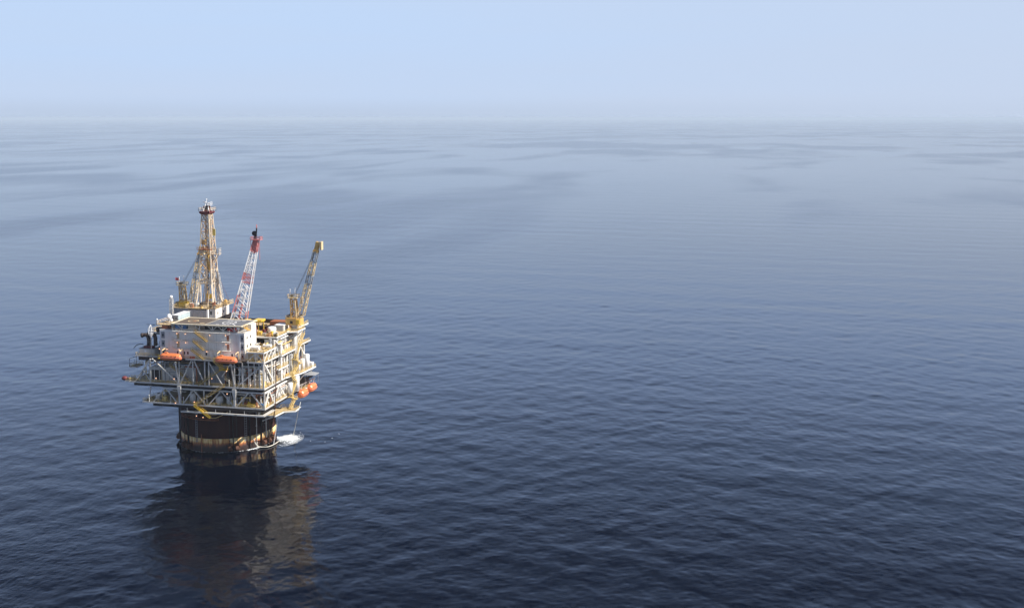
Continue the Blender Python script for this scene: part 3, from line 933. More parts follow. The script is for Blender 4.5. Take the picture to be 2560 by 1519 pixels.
# side platforms hung off the decks
def side_platforms():
    def plat(poly, z, mat=TAN, rail=True, thick=0.3, name="side_platform", edge=WHITE, under=True):
        mb = MB(); mb.prism(poly, z - thick, z); p = mb.build(name, mat, PF)
        q = MB()
        n = len(poly)
        for i in range(n):
            a, b = poly[i], poly[(i + 1) % n]
            d = Vector((b[0] - a[0], b[1] - a[1], 0)); d.normalize(); nn = Vector((d.y, -d.x, 0)) * 0.07
            q.beam((a[0] + nn.x, a[1] + nn.y, z - 0.1), (b[0] + nn.x, b[1] + nn.y, z - 0.1), 0.12, 0.5)
        q.build("edge_channel", edge, p)
        if rail:
            q = MB(); railing(q, [(a[0], a[1], z) for a in poly], closed=True); q.build("handrail", RAIL, p)
        return p
    plat([(26.65, -3.5), (29.6, 4.5), (30.6, 17.5), (26.65, 17.5)], 27.3)
    plat([(26.65, 5.0), (29.8, 5.0), (29.8, 13.0), (26.65, 13.0)], 20.2)
    plat([(18.8, -13.0), (26.4, -13.0), (27.0, -6.5), (31.0, -4.5), (31.0, -1.0), (26.0, 0.5), (18.8, -2.0)], 14.4)
    plat([(26.65, -1.5), (30.4, 0.5), (30.4, 8.0), (26.65, 8.0)], 45.2, name="crane_access_platform")
    plat([(19.4, -21.8), (26.5, -21.8), (26.5, -11.0), (19.4, -11.0)], 41.1)
    plat([(26.65, -9.0), (27.8, -9.0), (27.8, 4.0), (26.65, 4.0)], 37.4)
    plat([(26.65, -11.5), (27.6, -11.5), (27.6, -2.5), (26.65, -2.5)], 32.4)
    plat([(-31.5, -20.0), (-28.4, -20.0), (-28.4, -15.0), (-31.5, -15.0)], 32.6, edge=LGREY)
    plat([(-32.5, -21.6), (-30.65, -21.6), (-30.65, -17.0), (-32.5, -17.0)], 27.4, edge=LGREY)
    plat([(-24.8, -22.0), (-22.95, -22.0), (-22.95, -14.0), (-24.8, -14.0)], 19.7, edge=LGREY)
    # roofed shelter off the left side
    mb = MB()
    mb.add([(-31.6, -20.2, 35.6), (-28.3, -20.2, 36.6), (-28.3, -14.8, 36.6), (-31.6, -14.8, 35.6), (-31.6, -20.2, 35.75), (-28.3, -20.2, 36.75), (-28.3, -14.8, 36.75), (-31.6, -14.8, 35.75)],
           [(3, 2, 1, 0), (4, 5, 6, 7), (0, 1, 5, 4), (1, 2, 6, 5), (2, 3, 7, 6), (3, 0, 4, 7)])
    for x, y in ((-31.3, -20.0), (-31.3, -15.0), (-29.0, -20.0)):
        mb.beam((x, y, 32.6), (x, y, 35.7), 0.14)
    mb.build("shelter_roof", GREY, PF)
    # white square tower on the right side, and its caged top
    mb = MB(); mb.bx(25.9, 27.1, -8.2, -7.0, 27.4, 41.6); mb.bx(25.7, 27.3, -8.4, -6.8, 41.6, 41.75)
    for z in (30.0, 33.0, 36.0, 39.0):
        mb.bx(25.8, 27.2, -8.3, -6.9, z, z + 0.15)
    mb.build("service_tower", WHITE, PF)
    # truss under the 41 m level
    for a, b in (((19.6, 41.0), (19.6, 37.5)), ((26.3, 40.8), (26.3, 37.5)), ((19.8, 37.6), (23.0, 40.8)), ((23.0, 40.8), (26.1, 37.6)), ((23.0, 40.8), (23.0, 37.5))):
        mb = MB(); mb.beam((a[0], -21.6, a[1]), (b[0], -21.6, b[1]), 0.26); mb.build("brace", WHITE, PF)
    for y0, y1 in ((-21.4, -18.0), (-18.0, -14.6), (-14.6, -11.2)):
        mb = MB(); mb.beam((26.3, y0, 37.6), (26.3, y1, 40.8), 0.26); mb.beam((26.3, y1, 40.8), (26.3, y1, 37.6), 0.22); mb.build("brace", WHITE, PF)
    # brackets below side decks
    for p0, p1 in (((26.2, 8, 22.0), (30.3, 8, 27.0)), ((26.2, 15, 22.0), (30.4, 15, 27.0)), ((18.4, -7.5, 10.5), (26.0, -7.5, 14.0)), ((17.8, -3.5, 9.8), (29.5, -3.5, 14.0)), ((26.2, 1, 41.0), (29.8, 3, 44.9)), ((26.2, 7, 41.0), (29.8, 7, 44.9))):
        mb = MB(); mb.beam(p0, p1, 0.34); mb.build("brace", WHITE, PF)
    # corner arm at the lowest platform
    mb = MB(); mb.beam((31.0, -1.0, 14.4), (31.6, -0.6, 17.0), 0.22); mb.beam((31.0, -4.4, 14.4), (31.8, -1.0, 15.2), 0.2); mb.build("davit_arm", WHITE, PF)
side_platforms()

# lit lamps (seen burning in daylight)
def lamps():
    P = [(-9.8, -21.2, 46.9), (-6.3, -21.2, 46.9), (-9.8, -21.2, 43.4), (-6.2, -21.2, 43.5), (-1.0, -21.2, 46.9), (4.0, -21.2, 46.8), (10.6, -21.2, 47.0), (10.7, -21.2, 43.6), (-9.0, -21.2, 40.6), (-14.2, -21.2, 40.6), (-17.4, -21.2, 40.6), (2.6, -21.2, 40.4),
         (11.4, -22.6, 33.6), (-11.0, -22.2, 29.3), (5.2, -22.6, 30.4), (-10.6, -22.4, 19.9), (11.0, -21.9, 24.6), (-2.6, -22.4, 20.8), (-18.6, -22.4, 29.2), (-3.2, -20.0, 14.6), (-0.2, -20.4, 14.3), (24.0, -22.2, 20.6), (21.0, -22.2, 28.6)]
    for i, p in enumerate(P):
        mb = MB(); mb.ball(p, 0.17, 8, 6); l = mb.build("lamp", LAMP, PF)
        mb = MB(); mb.beam((p[0], p[1] + 0.1, p[2] + 0.22), (p[0], p[1] + 0.9, p[2] + 0.5), 0.09); mb.box((p[0], p[1], p[2] + 0.25), (0.5, 0.5, 0.08)); mb.build("lamp_arm", GREY, l)
    for p in ((-22.0, 19.7), (-12.8, 19.7), (-7.4, 19.7), (1.4, 19.7), (12.0, 27.4)):
        mb = MB(); mb.tube((p[0], -22.0, p[1]), (p[0], -22.0, p[1] + 2.4), 0.09, 6); mb.ball((p[0], -22.0, p[1] + 2.5), 0.22, 8, 6); mb.build("lamp_post", WHITE, PF)
lamps()

# ------------------------------------------------------------------ accommodation block
def accommodation():
    AB = thing("accommodation_block", (0, -16, 37.4), "white three storey block on the upper deck front with yellow stairs zigzagging down its face", "building")
    x0, x1, y0, y1 = -17.4, 18.1, -20.5, -10.6
    mb = MB()
    mb.bx(x0, x1, y0, y1, 37.45, 48.0)
    mb.bx(13.8, 18.1, -14.6, -10.62, 48.003, 50.3)
    wl = mb.build("wall", WHITE, AB)
    mb = MB()
    mb.bx(x0 - 0.15, x1 + 0.15, y0 - 0.15, -14.65, 48.003, 48.2)
    mb.build("roof", LGREY, AB)
    mb = MB(); 
    for x in (x0 + 0.2, x1 - 2.0):
        mb.bx(x - 0.25, x + 0.25, y0 - 0.12, y0 - 0.003, 37.5, 47.9)
    mb.bx(x0, x1, y0 - 0.2, y0 - 0.003, 47.55, 47.75)
    mb.build("corner_trim", CWHT, AB)
    # window strips at both ends of the front, three floors
    for (xa, xb) in ((-16.8, -15.4), (16.5, 17.8)):
        for z in (38.3, 41.9, 45.2):
            q = MB(); q.bx(xa, xb, y0 - 0.08, y0 - 0.003, z - 0.5, z + 2.0); fr = q.build("window", GREY, wl)
            q = MB(); q.bx((xa + xb) / 2 - 0.28, (xa + xb) / 2 + 0.28, y0 - 0.14, y0 - 0.083, z + 0.3, z + 1.2); q.build("window_pane", GLASS, fr)
    # windows on the sunlit right end
    for y in (-18.5, -15.6):
        for z in (42.2, 45.4):
            q = MB(); q.bx(x1 + 0.003, x1 + 0.06, y - 0.5, y + 0.5, z, z + 1.2); fr = q.build("window", LGREY, wl)
            q = MB(); q.bx(x1 + 0.063, x1 + 0.1, y - 0.36, y - 0.03, z + 0.15, z + 1.05); q.bx(x1 + 0.063, x1 + 0.1, y + 0.03, y + 0.36, z + 0.15, z + 1.05); q.build("window_pane", GLASS, fr)
    for xa, w_ in ((-7.5, .7), (-6.2, .9), (1.6, .9), (-10.4, .7), (12.4, .9)):
        q = MB(); q.bx(xa, xa + w_, y0 - 0.05, y0 - 0.003, 38.7, 40.0); fr = q.build("window", CWHT, wl)
        q = MB(); q.bx(xa + .1, xa + w_ - .1, y0 - 0.1, y0 - 0.053, 38.8, 39.9); q.build("window_pane", GLASS, fr)
    for xd in (-10.2, 10.7):
        for z in (41.3, 44.7):
            q = MB(); q.bx(xd, xd + 1.0, y0 - 0.07, y0 - 0.003, z, z + 2.2); q.build("door", TAN if xd < 0 else RUST, wl)
    # vertical panel seams
    q = MB()
    for x in (-2.2, 3.0, 6.4, 9.2):
        q.bx(x, x + 0.07, y0 - 0.03, y0 - 0.003, 37.6, 47.6)
    q.build("panel_seam", GREY, wl)
    # galleries at each floor
    for z in (40.95, 44.35, 47.75):
        mb = MB(); mb.bx(-11.6, 12.4, y0 - 1.25, y0 - 0.2, z, z + 0.14); b_ = mb.build("gallery", LGREY, AB)
        mb = MB(); railing(mb, [(-11.6, y0 - 0.3, z + .14), (-11.6, y0 - 1.2, z + .14), (12.4, y0 - 1.2, z + .14), (12.4, y0 - 0.3, z + .14)], 1.05, 0.035, 2.0); mb.build("handrail", LGREY, b_)
    stair(AB, (-1.6, y0 - 1.9, 48.0), (3.5, y0 - 1.9, 44.5), mat=STAIR)
    stair(AB, (-2.4, y0 - 1.9, 44.6), (2.0, y0 - 1.9, 41.1), mat=STAIR)
    stair(AB, (-3.2, y0 - 1.9, 41.1), (2.0, y0 - 1.9, 37.5), mat=STAIR)
    # things fixed along the foot of the wall
    for i, (xa, w_, h_, mt) in enumerate(((-15.0, 1.6, 1.2, RUST), (-12.6, 3.4, 0.9, GREY), (-4.6, 1.8, .7, REDP), (4.4, 1.2, 1.4, WHITE), (6.6, 3.0, 1.8, LGREY), (11.0, 1.6, 1.4, LGREY), (14.2, 1.5, 1.6, GREY))):
        mb = MB(); mb.bx(xa, xa + w_, y0 - 0.9, y0 - 0.05, 37.42, 37.42 + h_); mb.build("wall_locker", mt, AB)
    return AB
accommodation()

# ------------------------------------------------------------------ helideck
def helideck():
    HD = thing("helideck", (2.4, -14, 48.2), "dark helicopter deck with two circles and a cream border above the white block", "helideck")
    x0, x1, y0, y1, z = -11.9, 16.8, -20.6, -8.2, 50.7
    mb = MB(); mb.bx(x0, 1.6, y0, y1, z - 0.3, z); mb.build("deck_plate", DECKB, HD)
    mb = MB(); mb.bx(1.603, x1, y0, y1, z - 0.3, z); p = mb.build("deck_plate", DECKG, HD)
    mb = MB()   # raised cream border and safety shelf
    w_ = 0.55
    mb.bx(x0 - w_, x1 + w_, y0 - w_, y0 - 0.003, z - 0.22, z + 0.05); mb.bx(x0 - w_, x1 + w_, y1 + 0.003, y1 + w_, z - 0.22, z + 0.05)
    mb.bx(x0 - w_, x0 - 0.003, y0, y1, z - 0.22, z + 0.05); mb.bx(x1 + 0.003, x1 + w_, y0, y1, z - 0.22, z + 0.05)
    mb.build("safety_shelf", PALE, HD)
    mb = MB()
    t = 0.35
    zt = z + 0.012
    def strip(a, b, w2):
        a, b = Vector((*a, zt)), Vector((*b, zt)); d = (b - a).normalized(); n_ = Vector((-d.y, d.x, 0)) * w2 / 2
        mb.add([a - n_, b - n_, b + n_, a + n_], [(0, 1, 2, 3)])
    strip((x0, y0 + .2), (x1, y0 + .2), t); strip((x0, y1 - .2), (x1, y1 - .2), t)
    strip((1.6, y0 + .4), (1.6, y1 - .4), 0.3)
    strip((x0 + .2, y0 + .4), (x0 + .2, y1 - .4), t); strip((x1 - .2, y0 + .4), (x1 - .2, y1 - .4), t)
    mb.build("border_line", PALE, HD)
    def ring(cx_, cy_, r0, r1, zz, n=40):
        vs_ = []; f = []
        for i in range(n):
            a = 2 * math.pi * i / n
            vs_ += [(cx_ + r0 * math.cos(a), cy_ + r0 * math.sin(a), zz), (cx_ + r1 * math.cos(a), cy_ + r1 * math.sin(a), zz)]
        for i in range(n):
            j = (i + 1) % n
            f.append((2 * i, 2 * i + 1, 2 * j + 1, 2 * j))
        return vs_, f
    # right hand landing circle with its H and short legends
    mb = MB(); mb.add(*ring(9.0, -14.6, 2.35, 2.75, zt)); 
    def st(a, b, w2):
        a, b = Vector((*a, zt + .004)), Vector((*b, zt + .004)); d = (b - a).normalized(); n_ = Vector((-d.y, d.x, 0)) * w2 / 2
        mb.add([a - n_, b - n_, b + n_, a + n_], [(0, 1, 2, 3)])
    st((8.3, -15.7), (8.3, -13.5), .35); st((9.7, -15.7), (9.7, -13.5), .35); st((8.48, -14.6), (9.52, -14.6), .3)
    st((11.2, -16.4), (14.0, -19.6), .35)
    for xa, xb in ((6.0, 8.4), (9.0, 11.4), (12.0, 13.6)):
        st((xa, -10.2), (xb, -10.2), .5)
    for xa, xb in ((5.4, 6.8), (8.0, 9.6), (10.2, 10.8)):
        st((xa, -18.8), (xb, -18.8), .45)
    mb.build("landing_marking", CWHT, HD)
    mb = MB(); mb.add(*ring(-6.4, -14.4, 1.7, 2.1, zt)); mb.add([(-1.6, -18.6, zt), (0.4, -18.6, zt), (0.4, -17.8, zt), (-1.6, -17.8, zt)], [(0, 1, 2, 3)]); mb.build("landing_marking", AMBERL, HD)
    mb = MB(); mb.add([(-6.3, -15.2, zt), (-5.2, -14.9, zt), (-5.1, -14.1, zt), (-6.1, -13.5, zt)], [(0, 1, 2, 3)]); mb.build("landing_marking", RUST, HD)
    # support truss on the block roof
    mb = MB()
    for y in (-19.6, -14.9):
        mb.beam((x0 + 1, y, z - 0.6), (x1 - 1, y, z - 0.6), 0.3)
        for x in (-8.4, -1.0, 4.4, 8.8, 13.6):
            mb.beam((x, y, 48.2), (x, y, z - 0.4), 0.3)
            mb.beam((x, y, 48.4), (x - 2.1, y, z - 0.6), 0.22)
            if x > -1:
                mb.beam((x, y, 48.4), (x + 1.9, y, z - 0.6), 0.22)
    for x in (-8.4, -1.0, 4.4, 8.8, 13.6):
        mb.beam((x, -20.4, z - 0.45), (x, -8.4, z - 0.45), 0.28)
    mb.beam((-10, -9.0, 45.0), (-10, -9.0, z - .4), .3); mb.beam((14, -9.0, 45.0), (14, -9.0, z - .4), .3); mb.beam((2, -9.0, 45.0), (2, -9.0, z - .4), .3)
    mb.build("support_truss", LGREY, HD)
    # yellow stair head and orange-edged access hood at the right end
    mb = MB()
    mb.add([(15.6, -7.55, 49.9), (18.7, -7.0, 49.9), (18.7, -3.6, 49.9), (15.6, -3.6, 49.9), (15.6, -7.55, 50.7), (18.7, -7.0, 50.7), (18.7, -3.6, 50.7), (15.6, -3.6, 50.7)],
           [(3, 2, 1, 0), (4, 5, 6, 7), (0, 1, 5, 4), (1, 2, 6, 5), (2, 3, 7, 6), (3, 0, 4, 7)])
    mb.beam((18.2, -4.2, 44.8), (18.2, -4.2, 49.9), .25); mb.beam((16.0, -4.2, 44.8), (16.0, -4.2, 49.9), .25)
    mb.build("stair_head", YEL, HD)
    stair(HD, (17.9, -19.5, 50.2), (17.6, -15.6, 48.3), 0.9, AMBER, (1, 0, 0))
    return HD
helideck()

def roof_clutter():
    # stores standing on the block roof under the helideck
    mb = MB(); mb.bx(-12.0, -7.2, -18.6, -15.2, 48.25, 50.0)
    q = mb.single("storage_container", BLUE, "blue storage box in the shade under the left end of the helideck", "container")
    mb = MB(); mb.bx(-6.2, -2.6, -19.0, -16.6, 48.25, 49.3)
    for i in range(5):
        mb.beam((-6.0 + i * .8, -19.1, 48.3), (-6.0 + i * .8, -19.1, 49.6), .1)
    mb.beam((-6.2, -19.1, 49.6), (-2.6, -19.1, 49.6), .14)
    mb.single("equipment_rack", CREAM, "pale equipment rack under the helideck between two truss posts", "rack")
    mb = MB(); mb.bx(10.2, 13.4, -18.8, -16.8, 48.25, 49.4); mb.tube((11, -17.8, 49.4), (11, -17.8, 49.9), .3, 8)
    mb.single("fire_pump", REDP, "dark red pump unit in the shade under the right end of the helideck", "pump")
    mb = MB(); mb.bx(0.0, 8.6, -17.4, -15.2, 48.25, 50.1)
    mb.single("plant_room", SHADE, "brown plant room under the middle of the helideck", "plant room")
    mb = MB(); mb.tube((15.3, -20.0, 48.2), (15.3, -20.0, 49.2), .12, 6); mb.lathe((15.3, -20.0, 49.1), [(0.1, 0), (.55, .25), (.6, .8), (.3, 1.1), (.02, 1.2)], 14)
    mb.single("search_light", CWHT, "white drum light on a short post below the right front corner of the helideck", "lamp", smooth=True)
    # antenna wing on the left of the helideck
    W = thing("antenna_platform", (-16.5, -16, 48.2), "tan railed antenna wing level with the left end of the helideck", "platform")
    mb = MB(); mb.bx(-19.2, -12.95, -20.2, -12.0, 49.7, 49.95); mb.build("deck_plate", TAN, W)
    mb = MB(); railing(mb, [(-13.0, -20.1, 49.95), (-19.1, -20.1, 49.95), (-19.1, -12.1, 49.95)], 1.2, .07); mb.build("handrail", CREAM, W)
    mb = MB()
    for x in (-17.0, -14.0):
        for y in (-19.0, -14.0):
            mb.beam((x, y, 48.0), (x, y, 49.7), .24)
    mb.bx(-17.0, -14.5, -19.6, -17.0, 48.2, 49.6)
    mb.build("support_post", RUST, W)
    for (x, y, r, h, lb) in ((-15.9, -16.0, 1.0, 1.6, "large white satellite dome on the antenna wing beside the container"), (-14.2, -17.4, .62, .8, "small white satellite dome just right of the large one on the antenna wing"), (-18.9, -19.8, .3, 1.6, "tiny white ball antenna at the outer left corner of the antenna wing")):
        T = thing("satellite_dome", (x, y, 49.95), lb, "satellite dome", "satellite domes on the antenna wing")
        mb = MB(); mb.tube((x, y, 49.95), (x, y, 49.95 + h), .14, 8); mb.build("mast", LGREY, T)
        mb = MB(); mb.ball((x, y, 49.95 + h + r * .7), r, 16, 10, (1, 1, 1.15)); mb.build("radome", CWHT, T, True)
    # pale blue cabin
    T = thing("container_cabin", (-14.6, -9.5, 49.0), "long pale blue cabin with a grey end, beside the left edge of the helideck", "container")
    mb = MB(); mb.bx(-15.95, -13.35, -13.6, -4.6, 49.9, 52.4); mb.build("body", BOXBLUE, T)
    mb = MB(); mb.bx(-15.9, -13.4, -13.68, -13.603, 49.95, 52.35); mb.build("end_wall", GREY, T)
    for x in (-15.3, -14.3):
        mb = MB(); mb.bx(x - .25, x + .25, -13.76, -13.683, 51.0, 51.6); mb.build("window", GLASS, T)
    mb = MB(); mb.bx(-16.1, -13.2, -13.7, -4.5, 52.403, 52.52); mb.build("roof", CWHT, T)
    mb = MB()
    for y in (-13, -9, -5):
        mb.bx(-15.9, -13.4, y - .15, y + .15, 44.85 if y > -10 else 48.1, 49.9)
    mb.build("support_frame", LGREY, T)
roof_clutter()

# ------------------------------------------------------------------ drill house under the derrick
def drill_house():
    DH = thing("drill_house", (-12, 8, 44.8), "grey ribbed house with a sunlit white right end, standing behind the helideck under the derrick", "building")
    mb = MB(); mb.bx(-18.2, -9.7, 2.0, 14.0, 48.3, 51.8); mb.build("wall", CLAD, DH)
    mb = MB(); mb.bx(-9.7 + .003, -9.0, 1.7, 2.6, 47.8, 52.1); mb.build("corner_post", CWHT, DH)
    mb = MB(); mb.bx(-9.0 + .003, -6.4, 3.0, 14.6, 48.4, 52.3); w = mb.build("wall", CLAD, DH)
    q = MB(); q.bx(-6.397, -6.3, 3.0, 14.6, 48.4, 52.28); q.build("sunlit_end_face", WHITE, w)  # lighter sheet on the right end, sunlight put into its colour
    q = MB(); q.bx(-8.7, -7.9, 2.9, 2.997, 49.9, 51.3); q.build("door", GLASS, w)
    for y in (4.6, 9.6):
        q = MB(); q.bx(-6.297, -6.24, y, y + .7, 49.8, 50.9); q.build("window", GLASS, w)
    mb = MB(); mb.bx(-27.6, -18.203, 7.5, 14.0, 48.3, 51.2); mb.build("wall", CLAD, DH)
    mb = MB(); mb.prism([(-19.2, 1.5), (-8.8, 1.5), (-8.8, 2.7), (-6.1, 2.7), (-6.1, 18.4), (-19.2, 18.4)], 52.303, 52.6); fl = mb.build("drill_floor", TAN, DH)
    mb = MB(); mb.bx(-27.8, -19.3, 7.0, 18.0, 51.25, 51.45); mb.build("roof_deck", TAN, DH)
    mb = MB(); railing(mb, [(-19.1, 8, 52.6), (-19.1, 1.6, 52.6), (-8.9, 1.6, 52.6), (-8.9, 2.8, 52.6), (-6.2, 2.8, 52.6), (-6.2, 18.2, 52.6)], 1.3, .08)
    mb.build("handrail", AMBERL, fl)
    mb = MB(); railing(mb, [(-27.7, 17, 51.45), (-27.7, 7.1, 51.45), (-19.4, 7.1, 51.45)], 1.1, .06); mb.build("handrail", RAIL, DH)
    # skid beams
    mb = MB()
    for x in (-17.5, -11.0, -7.2):
        mb.bx(x - .4, x + .4, 2.5, 17.5, 46.4, 48.3)
    for y in (3.0, 16.5):
        mb.bx(-27, 18, y - .5, y + .5, 45.0, 46.4)
    mb.build("skid_beam", DARK, DH)
    # small gear on the floor
    rs = random.Random(3)
    for i in range(16):
        m_ = rs.choice([RUST, GREY, AMBER, DARK, WHITE, MAROON])
        mb = MB(); x, y = rs.uniform(-18.4, -7), rs.uniform(2.3, 6.2) if i % 2 else rs.uniform(3.2, 17.0)
        if i % 2 == 0: x = rs.choice([rs.uniform(-18.6, -16), rs.uniform(-9, -7)])
        a, b, c = rs.uniform(.5, 1.4), rs.uniform(.5, 1.4), rs.uniform(.6, 1.9)
        mb.box((x, y, 52.6 + c / 2), (a, b, c)); mb.tube((x, y, 52.6 + c), (x + .3, y, 53.1 + c), .12, 6)
        mb.build("floor_machine", m_, DH)
drill_house()

# ------------------------------------------------------------------ derrick
def derrick():
    c = (-13.2, 11.0)
    D = thing("derrick", (c[0], c[1], 52.6), "tall tapering cream and rust lattice derrick with a dark red crown", "derrick")
    lv = [(52.6, 3.9, 4.0), (61.6, 2.75, 2.9), (67.2, 2.5, 2.65), (71.0, 2.4, 2.5), (75.0, 2.25, 2.35), (79.0, 2.05, 2.15), (83.0, 1.9, 1.95), (87.0, 1.7, 1.75), (90.2, 1.55, 1.6)]
    cor = [(-1, -1), (1, -1), (1, 1), (-1, 1)]
    def P(k, i):
        z, a, b = lv[k]; q = cor[i % 4]
        return Vector((c[0] + q[0] * a, c[1] + q[1] * b, z))
    for i in range(4):
        mb = MB()
        for k in range(len(lv) - 1):
            mb.beam(P(k, i), P(k + 1, i), 0.46 if k < 2 else 0.38)
        mb.build("leg", CREAM, D)
    for k in range(len(lv)):
        mb = MB()
        for i in range(4):
            if k == 0:
                continue
            t = .32 if k in (1, 4) else .22
            mb.beam(P(k, i), P(k, i + 1), t)
            if k == 1:  # deep belt truss
                up = Vector((0, 0, 1.5))
                mb.beam(P(k, i) + up, P(k, i + 1) + up, .24)
                for j in range(5):
                    a = P(k, i).lerp(P(k, i + 1), j / 5); b = P(k, i).lerp(P(k, i + 1), (j + 1) / 5)
                    mb.beam(a + (up if j % 2 else Vector()), b + (Vector() if j % 2 else up), .18)
        if mb.v:
            mb.build("belt", TANR if k in (3, 5, 6, 7) else CREAM, D)
    for k in range(1, len(lv) - 1):
        mb = MB()
        for i in range(4):
            if k >= 2 or True:
                m_ = P(k + 1, i).lerp(P(k + 1, i + 1), .5)
                if i == 0 and k == 2:
                    mb.beam(P(k + 1, 0), P(k, 0).lerp(P(k, 1), .62), .3)
                elif i in (1, 3) or k % 2:
                    mb.beam(P(k, i), P(k + 1, i + 1), .22); mb.beam(P(k, i + 1), P(k + 1, i), .22)
                else:
                    mb.beam(P(k, i), m_, .22); mb.beam(P(k, i + 1), m_, .22)
        mb.build("bracing", CREAM if k % 2 else TANR, D)
    # V braces of the open base
    mb = MB()
    for i in range(4):
        for f0, f1 in ((.32, .12), (.68, .88)):
            mb.beam(P(0, i).lerp(P(0, i + 1), f0), P(1, i).lerp(P(1, i + 1), f1), .3)
        if i in (1,):
            mb.beam(P(0, i), P(1, i).lerp(P(1, i + 1), .5), .3); mb.beam(P(0, i + 1), P(1, i).lerp(P(1, i + 1), .5), .3)
    mb.build("bracing", CREAM, D)
    # crown
    z = 90.2
    mb = MB()
    mb.loft([[(c[0] - s, c[1] - s, zz), (c[0] + s, c[1] - s, zz), (c[0] + s, c[1] + s, zz), (c[0] - s, c[1] + s, zz)] for s, zz in ((1.5, z - .3), (2.3, z + .5), (2.3, z + 1.1), (1.9, z + 1.2))])
    cw = mb.build("crown_platform", MAROON, D)
    mb = MB(); railing(mb, [(c[0] - 2.4, c[1] - 2.3, z + 1.1), (c[0] + 2.9, c[1] - 2.3, z + 1.1), (c[0] + 2.9, c[1] + 2.3, z + 1.1), (c[0] - 2.4, c[1] + 2.3, z + 1.1)], 1.5, .09, closed=True); mb.build("handrail", CREAM, cw)
    mb = MB()
    for x in (-.7, 0, .7):
        mb.tube((c[0] + x, c[1] - .12, z + 2.6), (c[0] + x, c[1] + .12, z + 2.6), .9, 14)
    mb.bx(c[0] - 1.2, c[0] + 1.2, c[1] - .9, c[1] + .9, z + 1.2, z + 1.9)
    mb.build("crown_sheaves", RUST, cw)
    mb = MB()
    for sx_ in (-1, 1):
        for sy_ in (-1, 1):
            mb.beam((c[0] + 1.3 * sx_ + .3, c[1] + 1.2 * sy_, z + 1.2), (c[0] + .35 * sx_ + .2, c[1] + .3 * sy_, z + 4.4), .26)
    mb.bx(c[0] - .9, c[0] + 1.2, c[1] - .5, c[1] + .5, z + 4.3, z + 4.6)
    railing(mb, [(c[0] + .4, c[1] - 1.0, z + 3.6), (c[0] + 1.9, c[1] - 1.0, z + 3.6), (c[0] + 1.9, c[1] + 1.0, z + 3.6)], 1.2, .09)
    mb.bx(c[0] + .3, c[0] + 1.9, c[1] - 1.0, c[1] + 1.0, z + 3.45, z + 3.6)
    mb.tube((c[0], c[1], z + 4.6), (c[0], c[1], z + 5.9), .1, 6); mb.ball((c[0], c[1], z + 6.0), .26, 8, 6)
    mb.box((c[0] - .9, c[1], z + 4.9), (1.2, .5, .5))
    mb.build("crown_frame", CWHT, cw)
    # ladders, pipes and small landings inside the frame
    rs = random.Random(9)
    for i in range(16):
        z_ = 55 + i * 2.1; s_ = 3.2 - i * .11
        mb = MB(); x_, y_ = c[0] + rs.uniform(-.8, .8) * s_ * .8, c[1] + rs.uniform(-.9, .9) * s_
        mb.beam((x_, y_, z_), (x_ + rs.uniform(-.3, .3), y_, z_ + rs.uniform(2.0, 5.0)), .2)
        mb.beam((x_ - .7, y_, z_), (x_ + .7, y_, z_), .3, .2)
        mb.build("inner_landing", rs.choice([AMBER, CREAM, TANR, GREY]), D)
    # inside: drilling line, travelling block, pipe
    mb = MB()
    for x in (-.35, 0, .35):
        mb.tube((c[0] + x, c[1], 75.0), (c[0] + x, c[1], 92), .05, 5)
    mb.build("drilling_line", GREY, D)
    mb = MB(); mb.tube((c[0] + .3, c[1], 71.5), (c[0] + .3, c[1], 74.2), .75, 10); mb.bx(c[0] - .5, c[0] + 1.1, c[1] - .5, c[1] + .5, 69.0, 71.5); mb.tube((c[0] + .3, c[1], 66.5), (c[0] + .3, c[1], 69), .4, 8, .6); mb.tube((c[0] + .3, c[1], 74.2), (c[0] + .3, c[1], 75.4), .2, 8)
    mb.build("travelling_block", AMBER, D)
    mb = MB(); mb.tube((c[0] - .2, c[1], 56.0), (c[0] - .2, c[1], 66.5), .16, 8); mb.build("drill_pipe", DARK, D)
    for i in range(6):
        mb = MB(); mb.tube((c[0] - .2, c[1], 57.0 + i * .9), (c[0] - .2, c[1], 57.5 + i * .9), .24, 8)
        mb.build("pipe_collar", CWHT if i % 2 else BLUE, D)
    mb = MB(); mb.bx(c[0] - .9, c[0] + 1.3, c[1] - .6, c[1] + .6, 55.2, 57.0); mb.build("pipe_handler", YEL, D)
    mb = MB()
    for x in (-1.6, 1.7):
        mb.beam((c[0] + x, c[1] + 1.4, 52.6), (c[0] + x * .6, c[1] + 1.2, 90.0), .2)
    mb.build("guide_rail", TANR, D)
    for (x0_, z0_, w_, h_) in ((-1.2, 60.0, .1, 12), (-.9, 60.0, .1, 12), (-1.5, 60.0, .1, 12)):
        mb = MB(); mb.beam((c[0] + x0_, c[1] + 1.6, 52.7), (c[0] + x0_, c[1] + 1.6, 75.0), .14); mb.build("stacked_pipe", DARK, D)
    # racking board and side baskets
    mb = MB(); mb.bx(c[0] - 3.4, c[0] + 2.6, c[1] - 2.9, c[1] - .9, 75.6, 75.8); mb.bx(c[0] - 2.8, c[0] - .6, c[1] - .9, c[1] + 2.6, 75.6, 75.8)
    railing(mb, [(c[0] - 3.4, c[1] - 2.9, 75.8), (c[0] + 2.6, c[1] - 2.9, 75.8)], 1.2, .07)
    mb.build("racking_board", RUST, D)
    mb = MB(); mb.bx(-11.2, -7.4, 9.2, 11.2, 73.6, 73.8)
    for z_ in (74.3, 74.9, 75.5, 76.2):
        mb.beam((-7.4, 9.2, z_), (-7.4, 11.2, z_), .16); mb.beam((-9.6, 9.2, z_), (-7.4, 9.2, z_), .16)
    for x in (-9.6, -8.5, -7.4):
        mb.beam((x, 9.2, 73.7), (x, 9.2, 76.3), .16)
